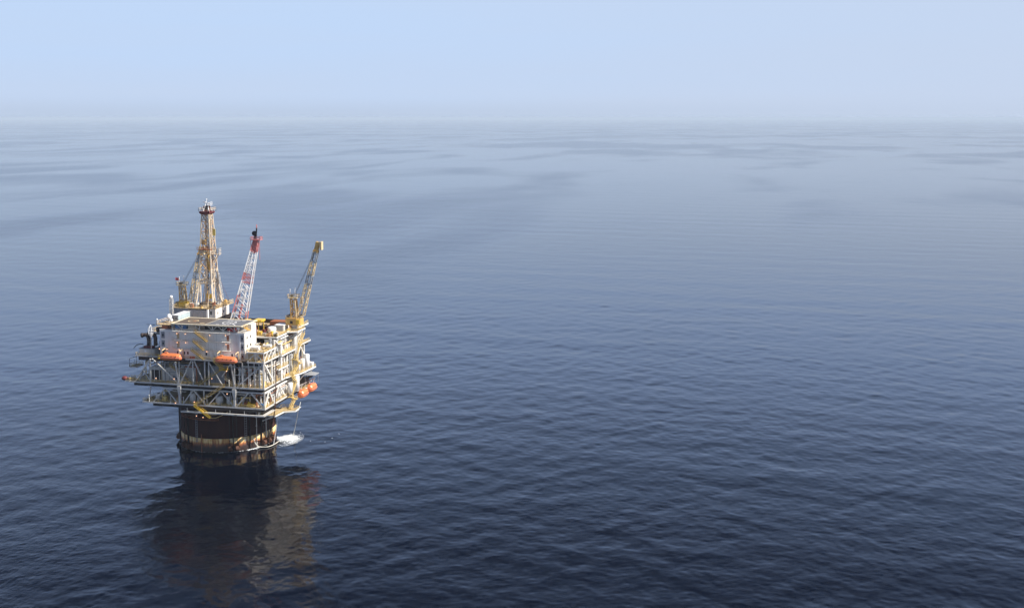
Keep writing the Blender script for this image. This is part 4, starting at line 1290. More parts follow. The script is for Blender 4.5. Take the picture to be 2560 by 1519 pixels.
    mb.beam((-8.0, 10.2, 73.6), (-10.6, 10.8, 69.6), .24)
    mb.build("work_basket", CREAM, D)
    mb = MB(); mb.bx(-11.2, -9.9, 11.4, 11.6, 81.2, 84.0); mb.beam((-11.6, 11.5, 82.6), (-11.0, 11.5, 82.6), .2); mb.build("wind_board", paint("faded_yellow_board", (.62, .50, .14), .6, (.4, .3, .1), .4), D)
    mb = MB(); lattice(mb, (c[0] + 3.0, c[1] - 1.2, 62.5), (c[0] + 1.95, c[1] - 1.2, 90), .7, .6, 22, (1, 0, 0), (0, 1, 0), .05, .04); mb.build("caged_ladder", CREAM, D)
    mb = MB(); mb.bx(-15.2, -14.0, 9.8, 11.0, 77.5, 79.5); mb.build("stabbing_box", AMBER, D)
    # red guy line at the right
    mb = MB(); mb.tube((-9.6, 14, 62.5), (-6.3, 15, 53.6), .05, 5); mb.build("guy_line", MAROON, D)
    T = MB(); lattice(T, (-10.6, 16.2, 52.6), (-12.3, 16.0, 64.8), 1.9, 1.7, 14, (1, 0, 0), (0, 1, 0), .06, .045)
    T.single("escape_ladder_tower", LGREY, "thin grey lattice tower standing against the right back side of the derrick", "lattice tower")
derrick()

# ------------------------------------------------------------------ cranes
def boom(parent, foot, tip, side, w0, w1, segs, rc=.17, rb=.09, bays=20):
    # lattice boom in coloured lengths; segs: list of (t0, t1, material)
    foot, tip = Vector(foot), Vector(tip)
    d = (tip - foot).normalized(); u = Vector(side).normalized(); v = d.cross(u).normalized()
    for t0, t1, m_ in segs:
        a, b = foot.lerp(tip, t0), foot.lerp(tip, t1)
        mb = MB()
        lattice(mb, a, b, w0 + (w1 - w0) * t0, w0 + (w1 - w0) * t1, max(1, round(bays * (t1 - t0))), u, v, rc, rb)
        mb.build("boom_section", m_, parent)

def amber_crane(name, base, yaw, foot, tip, lab, ped_z0, flag=False):
    # base = centre of the machinery house floor
    X, Y, Z = base
    K = thing(name, (X, Y, ped_z0), lab, "crane", "amber pedestal cranes")
    mb = MB(); mb.tube((X, Y, ped_z0), (X, Y, Z - .6), 1.0, 20); mb.tube((X, Y, Z - .6), (X, Y, Z), 1.35, 20)
    for z in np.arange(ped_z0 + 2, Z - 2, 3.5):
        mb.tube((X, Y, z), (X, Y, z + .15), 1.1, 20)
    mb.build("pedestal", LGREY, K, True)
    mb = MB()
    o = [(-3.3, -1.3), (-2.4, -2.0), (1.6, -2.2), (3.2, -1.6), (3.7, 0.6), (2.4, 2.0), (-2.4, 2.0), (-3.3, 1.2)]
    ca, sa = math.cos(yaw), math.sin(yaw)
    def W(p, z): return (X + p[0] * ca - p[1] * sa, Y + p[0] * sa + p[1] * ca, z)
    mb.prism([W(p, 0)[:2] for p in o], Z, Z + 2.6); mh = mb.build("machinery_house", AMBER, K)
    q = MB(); q.prism([W(p, 0)[:2] for p in [(p[0] * 1.05, p[1] * 1.05) for p in o]], Z - .15, Z - .003); railing(q, [W((p[0] * 1.0, p[1] * 1.0), Z + 2.6) for p in o], .9, .06, closed=True); q.build("handrail", AMBERL, mh)
    q = MB(); q.bx(X + 1.7, X + 3.1, Y - 2.45, Y - 2.0, Z + .5, Z + 2.2); q.build("cab_window", YEL, mh)
    q = MB(); q.bx(X - .9, X + .2, Y - 2.25, Y - 2.13, Z + .5, Z + 1.6); q.build("vent", DARK, mh)
    q = MB(); q.bx(X - 2.9, X - 1.3, Y - 1.0, Y + .8, Z + 2.65, Z + 3.5); q.tube((X - 2.1, Y, Z + 3.5), (X - 1.2, Y, Z + 4.6), .22, 8); q.build("winch", DARK, mh)
    # gantry tower
    mb = MB(); lattice(mb, (X, Y, Z + 2.6), (X - .3, Y, Z + 10.6), 2.0, 1.9, 5, (1, 0, 0), (0, 1, 0), .15, .09); mb.build("gantry", AMBER, K)
    mb = MB(); mb.beam((X + 1.3, Y - 1.0, Z + 2.6), (X + .7, Y - 1.0, Z + 9.6), .5, .3); mb.beam((X + 1.3, Y + 1.0, Z + 2.6), (X + .7, Y + 1.0, Z + 9.6), .5, .3); mb.build("gantry_strut", AMBERL, K)
    mb = MB(); mb.bx(X - 2.2, X + 1.8, Y - 1.5, Y + 1.5, Z + 10.6, Z + 10.85); railing(mb, [(X - 2.2, Y - 1.5, Z + 10.85), (X + 1.8, Y - 1.5, Z + 10.85), (X + 1.8, Y + 1.5, Z + 10.85), (X - 2.2, Y + 1.5, Z + 10.85)], 1.2, .08, closed=True)
    tp = mb.build("gantry_platform", AMBERL, K)
    mb = MB(); mb.tube((X - .9, Y - .4, Z + 11.4), (X - .9, Y + .4, Z + 11.4), .6, 12); mb.build("sheave", DARK, tp)
    for x, h in ((-1.6, 3.0), (.5, 3.6)):
        mb = MB(); mb.tube((X + x, Y, Z + 10.85), (X + x, Y, Z + 10.85 + h), .12, 6); mb.box((X + x, Y, Z + 10.9 + h), (.35, .35, .4)); mb.build("aerial_mast", CWHT, tp)
    if flag:
        mb = MB()
        for i in range(4):
            x0_, x1_ = X - 3.3 + i * .4, X - 3.3 + (i + 1) * .4; dy0, dy1 = .15 * math.sin(i * 1.7), .15 * math.sin((i + 1) * 1.7)
            mb.add([(x0_, Y + dy0, Z + 12.6), (x1_, Y + dy1, Z + 12.6), (x1_, Y + dy1, Z + 13.7), (x0_, Y + dy0, Z + 13.7), (x0_, Y + dy0 + .04, Z + 12.6), (x1_, Y + dy1 + .04, Z + 12.6), (x1_, Y + dy1 + .04, Z + 13.7), (x0_, Y + dy0 + .04, Z + 13.7)], [(0, 1, 2, 3), (7, 6, 5, 4), (0, 4, 5, 1), (2, 6, 7, 3)])
        mb.build("flag", REDP, tp)
    # boom
    foot, tip = Vector(foot), Vector(tip)
    d = (tip - foot)
    segs = [(0.0, .42, AMBERL), (.42, .43, WHITE), (.43, .55, GREY), (.55, .56, WHITE), (.56, .73, AMBERL), (.73, .86, GREY), (.86, .87, WHITE), (.87, .9, AMBER)]
    boom(K, foot, tip, (0, 1, 0), 2.3, 1.6, segs, .15, .06, 17)
    # walkway plates along the boom
    u = Vector((0, 1, 0)); v = d.normalized().cross(u)
    mb = MB()
    for a, b in ((0.0, .41), (.57, .72)):
        p, q_ = foot.lerp(tip, a) - v * 1.2, foot.lerp(tip, b) - v * 1.05
        mb.beam(p - u * 1.1, q_ - u * .95, .42, .1)
    mb.build("boom_walkway", AMBERL, K)
    p = foot.lerp(tip, .955)
    mb = MB(); mb.beam(foot.lerp(tip, .88), tip + d.normalized() * .3, 1.3, 1.5)
    hb = mb.build("boom_head", AMBER, K)
    mb = MB(); e = tip + Vector((1.3, 0, .1)); mb.beam(tip - Vector((.2, 0, .1)), e, 1.2, .8); mb.bx(e.x - .3, e.x + .5, e.y - .9, e.y + .9, e.z - 2.9, e.z + .4); mb.build("head_basket", AMBERL, hb)
    # pendant lines and hook
    top = Vector((X + .3, Y, Z + 11.6))
    mb = MB()
    for s_ in (-.5, .5):
        mb.tube(top + Vector((0, s_, 0)), foot.lerp(tip, .86) + Vector((-.5, s_, .2)), .06, 5)
    mb.build("pendant_line", DARK, K)
    hk = foot.lerp(tip, .16) + Vector((-.8, 0, 0))
    mb = MB(); mb.bx(hk.x - .5, hk.x + .5, hk.y - .4, hk.y + .4, hk.z, hk.z + 2.6); mb.tube((hk.x, hk.y, hk.z - .7), (hk.x, hk.y, hk.z), .25, 8); mb.build("hook_block", CREAM, K)
    mb = MB(); mb.beam(Vector((X + 1.4, Y - .9, Z + 2.7)), foot + Vector((0, -.9, 0)), .5, .6); mb.beam(Vector((X + 1.4, Y + .9, Z + 2.7)), foot + Vector((0, .9, 0)), .5, .6); mb.build("boom_hinge", DARK, K)
    return K
amber_crane("pedestal_crane", (27.3, 4.6, 47.3), 0.0, (29.8, 5.5, 50.9), (37.6, 5.5, 80.2), "amber crane on a grey pedestal at the platform edge right of everything else", 30.0)
amber_crane("pedestal_crane", (-27.4, 15.0, 48.9), 0.3, (-23.4, 15.2, 52.4), (-19.0, 16.0, 75.5), "amber crane left of the derrick with a small red flag on its tower", 38.0, True)

def red_white_crane():
    K = thing("boom_crane", (2.5, 9, 44.8), "crane with a broad red and white lattice boom rising behind the helideck", "crane")
    foot, tip = Vector((0.7, 9.0, 46.2)), Vector((8.3, 11.5, 80.0))
    d = (tip - foot).normalized(); u = Vector((1, 0.1, -.2)); u = (u - d * u.dot(d)).normalized(); v = d.cross(u).normalized()
    if v.y > 0: v = -v
    W0, W1, H0, H1 = 6.0, 1.9, 3.0, 1.5
    def P(t, a, b):
        return foot.lerp(tip, t) + u * a * (W0 + (W1 - W0) * t) / 2 + v * b * (H0 + (H1 - H0) * t) / 2
    L = [(0.0, .10, CWHT), (.10, .32, CREDP), (.32, .50, CWHT), (.50, .60, CREDP), (.60, .86, CWHT), (.86, 1.0, CREDP)]
    Rr = [(0.0, .06, CWHT), (.06, .15, CREDP), (.15, .86, CWHT), (.86, 1.0, CREDP)]
    for side, tab in ((-1, L), (1, Rr)):
        for t0, t1, m_ in tab:
            mb = MB()
            for b in (-1, 1):
                mb.beam(P(t0, side, b), P(t1, side, b), .42 if side < 0 else .36)
            if side < 0:
                n = max(1, round((t1 - t0) * 16))
                for i in range(n):
                    mb.beam(P(t0 + (t1 - t0) * i / n, side, -1), P(t0 + (t1 - t0) * (i + 1) / n, side, 1), .2)
            mb.build("boom_chord", m_, K)
    for t0, t1, m_, n in ((0.0, .10, CWHT, 1), (.10, .48, CWHT, 4), (.48, .60, CREDP, 2), (.60, .86, CWHT, 3), (.86, .98, CREDP, 2)):
        mb = MB()
        for i in range(n):
            a, b = t0 + (t1 - t0) * i / n, t0 + (t1 - t0) * (i + 1) / n
            for f in (1, -1):
                mb.beam(P(a, -1, f), P(a, 1, f), .26); mb.beam(P(b, -1, f), P(a, 1, f), .22)
            mb.beam(P(a, 1, -1), P(b, 1, 1), .16)
            if t0 >= .2 and m_ is CWHT:
                mb.beam(P(a, 1, 1), P((a + b) / 2, -1, 1), .18)
        mb.build("boom_bracing", m_, K)
    # inner hydraulic mast lying in the boom, and the plated upper half
    mb = MB(); mb.beam(P(.02, -.1, 0), P(.22, .0, 0), .8); mb.build("inner_mast", CREDP, K)
    mb = MB(); mb.beam(P(.22, .0, 0), P(.44, .05, 0), .9); mb.build("inner_mast", CWHT, K)
    mb = MB(); mb.beam(P(.60, -.1, .4), P(.86, -.1, .4), 1.5, .2); mb.build("boom_plate", CWHT, K)
    mb = MB(); mb.beam(P(.84, 0, 0), P(1.0, 0, 0), 1.5, 1.3); mb.build("boom_head", CREDP, K)
    c = P(1.0, 0, 0)
    mb = MB(); mb.box((c.x, c.y, c.z + .1), (4.4, 3.0, .2)); railing(mb, [(c.x - 2.1, c.y - 1.4, c.z + .2), (c.x + 2.1, c.y - 1.4, c.z + .2), (c.x + 2.1, c.y + 1.4, c.z + .2), (c.x - 2.1, c.y + 1.4, c.z + .2)], 1.0, .08, closed=True)
    for x in (-1.9, 1.9):
        mb.beam((c.x + x, c.y - 1.3, c.z), (c.x + x, c.y - 1.3, c.z - 6.5 - x * .8), .14)
    mb.build("head_platform", CREDP, K)
    mb = MB()
    for dx, h in ((.2, 4.6), (-.5, 2.4)):
        mb.beam((c.x + dx - .4, c.y, c.z + .2), (c.x + dx, c.y, c.z + .2 + h), .42)
    mb.tube((c.x - .9, c.y - .2, c.z + 2.6), (c.x - .9, c.y + .2, c.z + 2.6), 1.0, 12)
    mb.build("head_sheave", BLACK, K)
    mb = MB(); mb.tube((c.x + .2, c.y, c.z + 4.6), (c.x + .2, c.y, c.z + 6.2), .2, 8); mb.build("aerial_mast", CREDP, K)
    mb = MB(); mb.bx(-1.0, 5.6, 7.2, 12.5, 44.85, 46.2); mb.bx(3.0, 5.4, 8.6, 11.0, 46.25, 47.2); mb.build("machinery_house", YEL, K)
red_white_crane()

# ------------------------------------------------------------------ lifeboats
def boat_parts(root, L, Wd, H, c, along):
    # enclosed lifeboat: pointed keel hull below, faceted canopy above; 'along' 0 = X, 1 = Y
    def put(x, y, z):
        return (c[0] + x, c[1] + y, c[2] + z) if along == 0 else (c[0] - y, c[1] + x, c[2] + z)
    st = [(-.5, .30, .45), (-.46, .72, .85), (-.36, .94, 1), (-.15, 1, 1), (.12, 1, 1), (.32, .9, 1), (.44, .62, .8), (.5, .16, .4)]
    rings = []
    for t, ws, hs in st:
        x = t * L; w = Wd / 2 * ws; zb = H * .45 * (1 - hs) * .8
        rings.append([put(x, -w, H * .45), put(x, -w * .8, H * .18 + zb * .5), put(x, 0, zb), put(x, w * .8, H * .18 + zb * .5), put(x, w, H * .45)])
    mb = MB(); mb.loft(rings); mb.build("hull", ORANGE, root)
    rings = []
    for t, ws, hs in st:
        x = t * L * .985; w = Wd / 2 * ws * .96; zt = H * (.45 + .55 * (hs ** 1.4))
        rings.append([put(x, w, H * .452), put(x, w * .92, H * .45 + (zt - H * .45) * .55), put(x, w * .45, zt), put(x, -w * .45, zt), put(x, -w * .92, H * .45 + (zt - H * .45) * .55), put(x, -w, H * .452)])
    mb = MB(); mb.loft(rings); mb.build("canopy", ORANGE, root)
    mb = MB()
    for s_ in (-1, 1):
        for a, b in zip(st[:-1], st[1:]):
            mb.beam(put(a[0] * L, s_ * Wd / 2 * a[1] * 1.02, H * .45), put(b[0] * L, s_ * Wd / 2 * b[1] * 1.02, H * .45), .12, .16)
    mb.build("fender_rail", CREDP, root)
    mb = MB(); p = put(-.22 * L, 0, H + .12); mb.box(p, (1.1, .9, .5)); mb.build("conning_hatch", ORANGE, root)
    for i, t in enumerate((-.3, -.1, .1, .3)):
        for s_ in (-1, 1):
            mb = MB(); p = put(t * L, s_ * Wd / 2 * .90, H * .68); mb.box(p, (.4, .12, .26) if along == 0 else (.12, .4, .26)); mb.build("porthole", GLASS, root)

def lifeboat(c, L, Wd, H, along, lab):
    B = thing("lifeboat", c, lab, "lifeboat", "orange enclosed lifeboats hung from the platform")
    boat_parts(B, L, Wd, H, c, along)
    return B
lifeboat((-11.1, -23.8, 36.9), 8.9, 2.9, 2.7, 0, "orange enclosed lifeboat under the left end of the white block")
lifeboat((12.1, -23.9, 36.9), 8.9, 2.9, 2.7, 0, "orange enclosed lifeboat under the right end of the white block")
lifeboat((29.9, 6.0, 17.3), 6.4, 3.4, 3.1, 1, "nearer and lower of the two orange lifeboats on the platform's right side")
lifeboat((30.6, 13.0, 18.0), 6.4, 3.4, 3.1, 1, "farther of the two orange lifeboats on the platform's right side")
def davits():
    for x in (-14.8, -7.4, 8.4, 15.8):
        mb = MB(); mb.beam((x, -20.9, 37.4), (x, -21.4, 41.0), .3); mb.beam((x, -21.4, 41.0), (x, -23.9, 40.6), .3); mb.tube((x, -23.9, 40.6), (x, -23.9, 39.3), .06, 6)
        mb.build("davit", AMBERL, PF)
    for y, x in ((4.2, 29.9), (7.8, 29.9), (11.2, 30.6), (14.8, 30.6)):
        mb = MB(); mb.beam((27.0, y, 21.3), (x + .6, y, 22.9), .32); mb.beam((27.0, y, 19.4), (29.3, y, 22.0), .25); mb.tube((x, y, 22.7), (x, y, 20.4), .07, 6)
        mb.build("davit", WHITE, PF)
    for x in (-16.4, 6.9):
        mb = MB(); mb.bx(x - .8, x + .6, -23.0, -21.1, 37.0, 37.2); railing(mb, [(x - .8, -22.9, 37.2), (x + .6, -22.9, 37.2)], 1.1, .08); mb.build("boarding_platform", YEL, PF)
davits()

# ------------------------------------------------------------------ generator house, exhausts, ring antenna (left end of the upper deck)
def left_end():
    G = thing("generator_house", (-24.2, -17.8, 37.4), "grey machine house at the left end of the upper deck below the exhaust bends", "machine house")
    mb = MB(); mb.bx(-27.1, -20.7, -19.6, -16.6, 37.45, 39.9); mb.build("wall", LGREY, G)
    mb = MB(); mb.bx(-27.3, -20.5, -19.8, -16.4, 39.903, 40.05); mb.build("roof", GREY, G)
    mb = MB(); mb.bx(-24.8, -24.0, -19.7, -19.603, 38.6, 39.4); mb.build("vent", CWHT, G)
    mb = MB(); mb.bx(-25.6, -21.8, -19.0, -17.0, 40.053, 40.9); mb.build("plinth", MAROON, G)
    def elbow(x, y, z0, z1, r, dx, lab, top=1.9):
        E = thing("exhaust_stack", (x, y, z0), lab, "exhaust stack", "exhaust stacks at the left end")
        mb = MB(); mb.tube((x, y, z0), (x, y, z1), r, 14); 
        for z in (z0 + .6, z1 - .3):
            mb.tube((x, y, z), (x, y, z + .2), r * 1.15, 14)
        mb.build("pipe", STACK, E, True)
        pts = []
        for i in range(6):
            a = math.pi / 2 * i / 5 * 1.25
            pts.append((x + dx * top * (1 - math.cos(a)), y, z1 + top * math.sin(a)))
        mb = MB()
        for a, b in zip(pts[:-1], pts[1:]):
            mb.tube(a, b, r * 1.05, 14)
        e = Vector(pts[-1]); f = e + (e - Vector(pts[-2])).normalized() * .9
        mb.tube(e, f, r * 1.05, 14, r * 1.35)
        mb.build("bend", STACK, E, True)
        return E
    elbow(-23.9, -17.9, 40.9, 43.6, .72, -1, "left of the three brown exhaust bends, opening leftwards above the grey machine house", 1.5)
    elbow(-21.3, -17.4, 40.9, 43.9, .72, -1, "middle exhaust bend, arching left beside the ring antenna mast", 1.6)
    elbow(-19.2, -14.0, 42.6, 45.2, .85, -1, "highest, darkest exhaust bend, on the black louvred stack next to the white block", 1.6)
    mb = MB(); mb.bx(-20.6, -17.7, -15.6, -12.4, 37.45, 42.6)
    for i in range(9):
        mb.bx(-20.75, -17.65, -15.72, -12.3, 37.8 + i * .52, 37.98 + i * .52)
    mb.single("louvred_stack", DARK, "black louvred intake stack between the grey machine house and the white block", "intake stack")
    A = thing("ring_antenna", (-21.6, -20.2, 37.4), "white openwork ring antenna on a thin grey mast left of the white block", "antenna")
    x, y = -21.5, -20.2
    mb = MB(); mb.tube((x, y, 37.45), (x, y, 45.2), .16, 8); mb.ball((x, y, 43.9), .28, 8, 6); mb.build("mast", LGREY, A)
    mb = MB()
    for k in range(3):
        a = math.pi * k / 3 + .3
        pr = [(0.15, 45.2), (.8, 45.9), (1.05, 47.3), (.75, 48.6), (0.05, 49.6)]
        for s_ in (-1, 1):
            pts = [(x + s_ * r_ * math.cos(a), y + s_ * r_ * math.sin(a), z) for r_, z in pr]
            mb.path(pts, .11, 6)
    for z, r_ in ((47.4, 1.05), (46.4, .9)):
        pts = [(x + r_ * math.cos(2 * math.pi * i / 12), y + r_ * math.sin(2 * math.pi * i / 12), z) for i in range(13)]
        mb.path(pts, .10, 6)
    mb.tube((x, y, 45.0), (x, y, 46.6), .2, 8)
    mb.build("ring_cage", CWHT, A)
    mb = MB(); mb.tube((x - 1.8, y, 49.75), (x - .5, y, 49.75), .09, 6); mb.tube((x + .6, y, 49.75), (x + 1.9, y, 49.75), .09, 6); mb.tube((x - 1.8, y, 49.75), (x + 1.9, y, 49.6), .04, 5); mb.build("crossbar", BLACK, A)
    # handrail arc of black hose at the very left
    mb = MB(); mb.path([(-29.4, -19.8, 40.0), (-28.2, -19.6, 41.2), (-26.8, -19.4, 41.7), (-25.4, -19.2, 41.5)], .13, 6); mb.single("exhaust_hose", BLACK, "thin black bent pipe sticking out left of the grey machine house", "pipe")
    mb = MB(); mb.ball((-32.9, -21.2, 28.2), 1.0, 14, 10, (1.25, 1, .85)); mb.tube((-31.9, -21.2, 28.2), (-31.2, -21.2, 28.4), .3, 8)
    mb.single("float", MAROON, "dark red rounded float hung off the far left tip of the middle deck", "float", smooth=True)
    # lattice radio mast with a white ball, left of the drill house
    M = thing("radio_mast", (-28.0, 3.0, 44.8), "thin white lattice mast with a white ball on top, left of the drill house", "radio mast")
    mb = MB(); lattice(mb, (-26.8, 4.5, 44.9), (-26.8, 4.5, 55.6), 1.15, 1.15, 11, (1, 0, 0), (0, 1, 0), .07, .05); mb.build("lattice", LGREY, M)
    mb = MB(); mb.ball((-26.8, 4.5, 56.3), .65, 12, 8); mb.build("radome", CWHT, M, True)
    mb = MB(); mb.bx(-24.5, -19.5, -3.0, 4.0, 44.85, 47.6); mb.single("winch_house", GREY, "grey winch house at the foot of the white lattice mast", "machine house")
    mb = MB(); mb.bx(-26.0, -22.5, 8.8, 11.0, 51.5, 53.4); mb.bx(-26.2, -22.4, 8.6, 11.2, 53.4, 53.55); mb.single("winch_unit", YEL, "yellow winch unit at the foot of the left crane, on the drill house roof", "winch")
left_end()

# ------------------------------------------------------------------ stores on the top deck behind the white block, and the tanks
def top_stores():
    rs = random.Random(12)
    mb = MB(); mb.lathe((20.6, -2.0, 44.85), [(.01, 0), (1.6, 0), (1.7, .9), (1.7, 2.0), (1.3, 2.3), (.02, 2.4)], 20)
    mb.single("round_tank", CWHT, "squat round white tank on the top deck behind the white block", "tank", smooth=True)
    T = thing("control_cabin", (21.5, 2.5, 44.8), "pale grey cabin on the top deck, right of the squat white tank", "cabin")
    mb = MB(); mb.bx(20.6, 24.2, 1.0, 5.4, 44.85, 47.2); mb.build("body", LGREY, T)
    mb = MB(); mb.prism([(20.4, .8), (24.4, .8), (24.4, 5.6), (20.4, 5.6)], 47.203, 47.4); mb.build("roof", CWHT, T)
    mb = MB()
    for i in range(6):
        mb.bx(21.0, 23.8, .88, .997, 45.2 + i * .3, 45.32 + i * .3)
    mb.build("louvre", GREY, T)
    mb = MB(); mb.bx(14.5, 24.6, 9.0, 13.5, 44.85, 46.6)
    for i in range(8):
        mb.tube((14.6, 9.4 + i * .55, 46.85), (24.5, 9.4 + i * .55, 46.85), .24, 8)
    mb.single("pipe_rack", RUST, "rust red rack of pipes on the top deck left of the right crane", "pipe rack")
    # assorted gear, one thing each
    items = [("crate", (18.2, -7.5), (1.4, 1.2, 1.1), YEL, "small yellow crate at the front left of the top deck, beside the white block"),
             ("crate", (20.4, -8.4), (1.3, 1.1, .9), GREY, "low grey crate at the front edge of the top deck"),
             ("crate", (16.2, 2.0), (2.2, 1.8, 1.5), DARK, "black crate on the top deck behind the yellow stair head"),
             ("crate", (17.6, 6.4), (1.8, 1.6, 1.2), RUST, "rusty crate between the pipe rack and the black crate"),
             ("basket", (22.8, -5.6), (2.6, 1.5, 1.0), CREAM, "cream cargo basket on the top deck in front of the grey cabin"),
             ("crate", (13.6, 6.0), (1.6, 1.4, 1.2), YEL, "yellow crate at the foot of the red and white boom"),
             ("tote_tank", (24.8, -8.0), (1.1, 1.1, 1.2), CWHT, "small white cube tank at the front right corner of the top deck"),
             ("crate", (11.0, 3.4), (2.4, 1.6, 1.0), GREY, "long grey crate right of the red and white boom"),
             ("crate", (18.8, -10.0 + 4.6), (1.0, 1.0, 1.6), MAROON, "upright dark red crate beside the squat white tank")]
    for nm, (x, y), (a, b, c_), m_, lb in items:
        mb = MB(); mb.box((x, y, 44.95 + c_ / 2 + .1), (a, b, c_)); mb.box((x, y, 44.98), (a * .9, b * .9, .2))
        for s_ in (-1, 1):
            for t_ in (-1, 1):
                mb.beam((x + s_ * a / 2, y + t_ * b / 2, 44.9), (x + s_ * a / 2, y + t_ * b / 2, 45.15 + c_), .14)
        mb.single(nm, m_, lb, nm.replace("_", " "))
    # pipes and valves on the 41 m level are pipework of the platform; two pale drums stand among them
    for x, y, lb in ((21.6, -18.6, "pale horizontal drum on the yellow railed level at the front right corner"), (24.6, -14.6, "pale horizontal drum behind the first, on the yellow railed level")):
        mb = MB(); mb.tube((x - 1.6, y, 42.3), (x + 1.6, y, 42.3), .75, 14); mb.bx(x - 1.2, x - .9, y - .6, y + .6, 41.1, 41.8); mb.bx(x + .9, x + 1.2, y - .6, y + .6, 41.1, 41.8)
        mb.single("pressure_drum", WHITE, lb, "tank")
    # three tall white bottles on the right hand extension
    for (x, y, r, h, lb) in ((27.7, 6.6, .85, 4.8, "nearest of the three tall white cylinders on the right side deck"), (28.2, 9.6, .9, 5.0, "middle of the three tall white cylinders on the right side deck"), (28.8, 12.8, 1.0, 6.2, "farthest and tallest of the three white cylinders on the right side deck")):
        mb = MB(); vessel(mb, x, y, 27.32, r, h); mb.single("storage_cylinder", CWHT, lb, "storage cylinder", "white cylinders on the right side deck", True)
    mb = MB(); mb.bx(28.6, 30.2, 14.6, 16.6, 27.32, 29.4); mb.single("locker", CWHT, "white locker at the far end of the right side deck, behind the cylinders", "locker")
    mb = MB(); vessel(mb, 27.7, -1.4, 20.4, 1.0, 4.6); mb.single("round_vessel", CWHT, "stout white vessel low on the right side beside the yellow stairs", "tank", smooth=True)
    mb = MB(); vessel(mb, 28.2, 3.4, 20.4, 1.2, 6.4); mb.tube((28.2, 3.4, 26.6), (28.2, 3.4, 27.0), .4, 8); mb.single("round_vessel", CWHT, "slim white vessel between the yellow stairs and the right side lifeboats", "tank", smooth=True)
    mb = MB(); mb.bx(29.6, 31.4, 9.6, 12.8, 24.2, 24.45); mb.bx(27.0, 29.6, 8.6, 12.8, 21.0, 24.0); mb.single("shed", SHADE, "small brown shed with a flat roof above the right side lifeboats", "shed")
    mb = MB(); mb.add([(29.2, 8.4, 25.6), (33.2, 10.4, 25.2), (33.2, 14.8, 25.2), (29.2, 14.8, 25.6), (29.2, 8.4, 25.8), (33.2, 10.4, 25.4), (33.2, 14.8, 25.4), (29.2, 14.8, 25.8)], [(3, 2, 1, 0), (4, 5, 6, 7), (0, 1, 5, 4), (1, 2, 6, 5), (2, 3, 7, 6), (3, 0, 4, 7)])
    for p in ((29.4, 9.0), (32.8, 10.9), (32.8, 14.4)):
        mb.beam((p[0], p[1], 22.0), (p[0], p[1], 25.4), .14)
    mb.single("canopy_roof", GREY, "sloping grey roof sheet over the farther right side lifeboat", "roof")
    # tanks inside the lower deck front
    for (x, y, r, h, lb) in ((6.0, -18.6, 1.45, 3.3, "widest white tank inside the lower deck, under the lamp"), (10.2, -18.6, 1.1, 3.3, "narrower white tank right of the widest one inside the lower deck"), (-20.2, -18.2, 1.2, 2.8, "pale tank at the far left end of the lower deck"),
                             (-5.4, -18.4, 1.2, 3.6, "pale tank in the lower deck left of the yellow stairs"), (15.6, -18.4, .7, 3.4, "thin pale tank behind the right leg of the lower deck")):
        mb = MB(); vessel(mb, x, y, 19.62, r, h); mb.single("deck_tank", WHITE, lb, "tank", "pale tanks standing inside the lower deck", True)
    for (x, y, r, h, lb) in ((20.6, -19.4, .9, 2.6, "left of two pale round pots on the middle deck front right"), (23.2, -19.4, .8, 2.8, "right of two pale round pots on the middle deck front right")):
        mb = MB(); vessel(mb, x, y, 27.32, r, h); mb.single("separator_pot", CREAM, lb, "tank", "pale pots on the middle deck", True)
    mb = MB(); mb.bx(18.6, 21.4, -20.8, -19.6, 19.65, 20.9); mb.bx(18.8, 19.6, -20.6, -19.8, 20.9, 21.5)
    mb.single("pump_skid", YEL, "yellow pump skid near the right front corner of the lower deck", "pump")
    mb = MB(); mb.bx(24.0, 25.2, -20.9, -20.0, 19.65, 21.2); mb.single("locker", BLUE, "blue and white locker at the right front corner of the lower deck", "locker")
top_stores()

# ------------------------------------------------------------------ hoses, foam
def hoses():
    def sag(a, b, n=12, s=0.0):
        a, b = Vector(a), Vector(b)
        return [a.lerp(b, i / n) - Vector((0, 0, s * math.sin(math.pi * i / n))) for i in range(n + 1)]
    mb = MB(); mb.path([(27.4, -13.5, 36.0), (27.3, -13.6, 28.0), (26.9, -13.8, 18.0), (25.2, -12.6, 12.0), (20.8, -6.6, 5.2), (19.9, -5.0, -1.0)], .19, 8); mb.single("riser_hose", RUSTD, "thick brown hose hanging down the right front corner to the waterline", "hose")
    mb = MB(); mb.path([(24.6, -5.6, 14.4), (23.4, -5.2, 9.0), (22.0, -4.6, 3.0), (21.2, -4.4, -.6)], .16, 8); mb.single("white_hose", CWHT, "pale hose dropping straight from the lowest right platform into the sea", "hose")
    mb = MB(); mb.path(sag((30.8, -1.0, 14.4), (24.2, 7.8, .2), 12, .8), .10, 6); mb.single("mooring_rope", ROPE, "thin slanting rope from the outer tip of the lowest platform into the foam", "rope")
    P = [(15.8, -10.3, 4.0), (16.7, -10.7, 2.2), (17.6, -9.9, .8), (18.8, -9.0, .4), (20.6, -8.2, .35), (21.6, -5.6, .35), (21.8, -2.0, .35), (21.4, 1.5, .3)]
    pts = []
    for i in range(len(P) - 1):   # smooth the loop
        p0, p1, p2, p3 = (Vector(P[max(0, min(len(P) - 1, k))]) for k in (i - 1, i, i + 1, i + 2))
        for j in range(4):
            t = j / 4
            pts.append(.5 * ((2 * p1) + (p2 - p0) * t + (2 * p0 - 5 * p1 + 4 * p2 - p3) * t * t + (-p0 + 3 * p1 - 3 * p2 + p3) * t ** 3))
    mb = MB(); mb.path(pts, .17, 7); mb.single("floating_hose", ROPE, "cream hose looping on the water in front of the column's right side", "hose")
hoses()

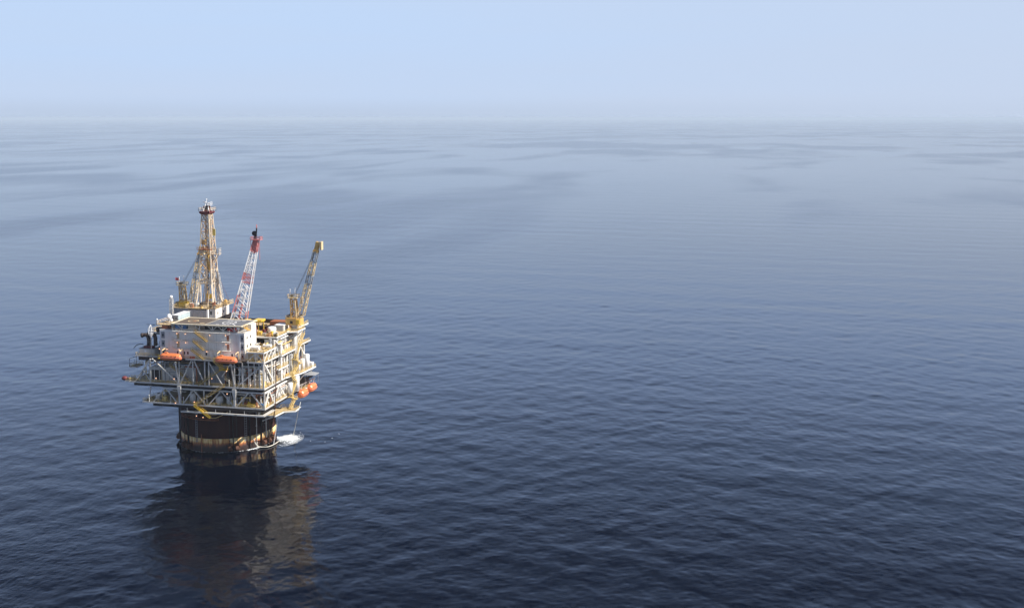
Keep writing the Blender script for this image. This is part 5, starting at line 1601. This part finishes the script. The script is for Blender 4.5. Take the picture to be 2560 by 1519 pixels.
def foam():
    # churned water beside the column: broken sheet of white flecks lying on the waves and low spray above it
    rs = random.Random(21)
    mb = MB()
    def fleck(x, y, z, s, tall=1.0):
        n = rs.randint(5, 7); a0 = rs.uniform(0, 6.28)
        pts = []
        for i in range(n):
            a = a0 + 2 * math.pi * i / n; r = s * rs.uniform(.5, 1.2)
            pts.append((x + r * math.cos(a) * 1.5, y + r * math.sin(a) * .8, z))
        mb.add(pts + [(x, y, z + s * .35 * tall)], [(i, (i + 1) % n, n) for i in range(n)])
    c0 = Vector((20.5, 1.0))
    for i in range(5200):
        t = rs.random() ** 2.3
        a = R(rs.gauss(14, 24)) + .35 * math.sin(t * 5)
        r = .3 + 9.0 * t
        x, y = c0.x + r * math.cos(a), c0.y + 2.0 + r * math.sin(a) * 1.3
        if math.hypot(x, y) < 18.9:
            continue
        s = rs.uniform(.07, .33) * (1.15 - .8 * t)
        fleck(x, y, .12 + rs.random() * .1, s)
    for i in range(900):   # spray thrown up close to the steel
        t = abs(rs.gauss(0, .35)); a = R(rs.uniform(-30, 60)); r = .3 + 6 * t
        x, y = c0.x - .5 + r * math.cos(a), c0.y + r * math.sin(a) * 1.4
        if math.hypot(x, y) < 18.9:
            continue
        fleck(x, y, .2 + rs.random() * 1.5 * max(0, 1 - t), rs.uniform(.05, .16), 2)
    for i in range(14):   # trailing streaks to the right
        k = rs.randrange(5); u = rs.random()
        x = 24 + u * 22 + rs.gauss(0, .3); y = 2.5 + k * 1.6 + u * (2 + k * 1.5) + rs.gauss(0, .35)
        if rs.random() < u * .8: continue
        fleck(x, y, .12, rs.uniform(.06, .18))
    for i in range(150):   # thin line of foam along the front of the column
        a = R(rs.uniform(-42, -24)); r = 18.9 + abs(rs.gauss(0, .5))
        fleck(r * math.cos(a), r * math.sin(a), .1, rs.uniform(.07, .25))
    for i in range(420):   # broken wash round the steel
        a = R(rs.choice([-170, -150, -128, -100, -72, -50, -20, -8]) + rs.gauss(0, 6)); r = 18.8 + abs(rs.gauss(0, .35))
        fleck(r * math.cos(a), r * math.sin(a), .08, rs.uniform(.04, .12))
    o = mb.build("foam", FOAM)
    o["kind"] = "stuff"
FOAM = paint("sea_foam", (.88, .91, .92), .9, (.75, .82, .86), .3, streak=False)
foam()
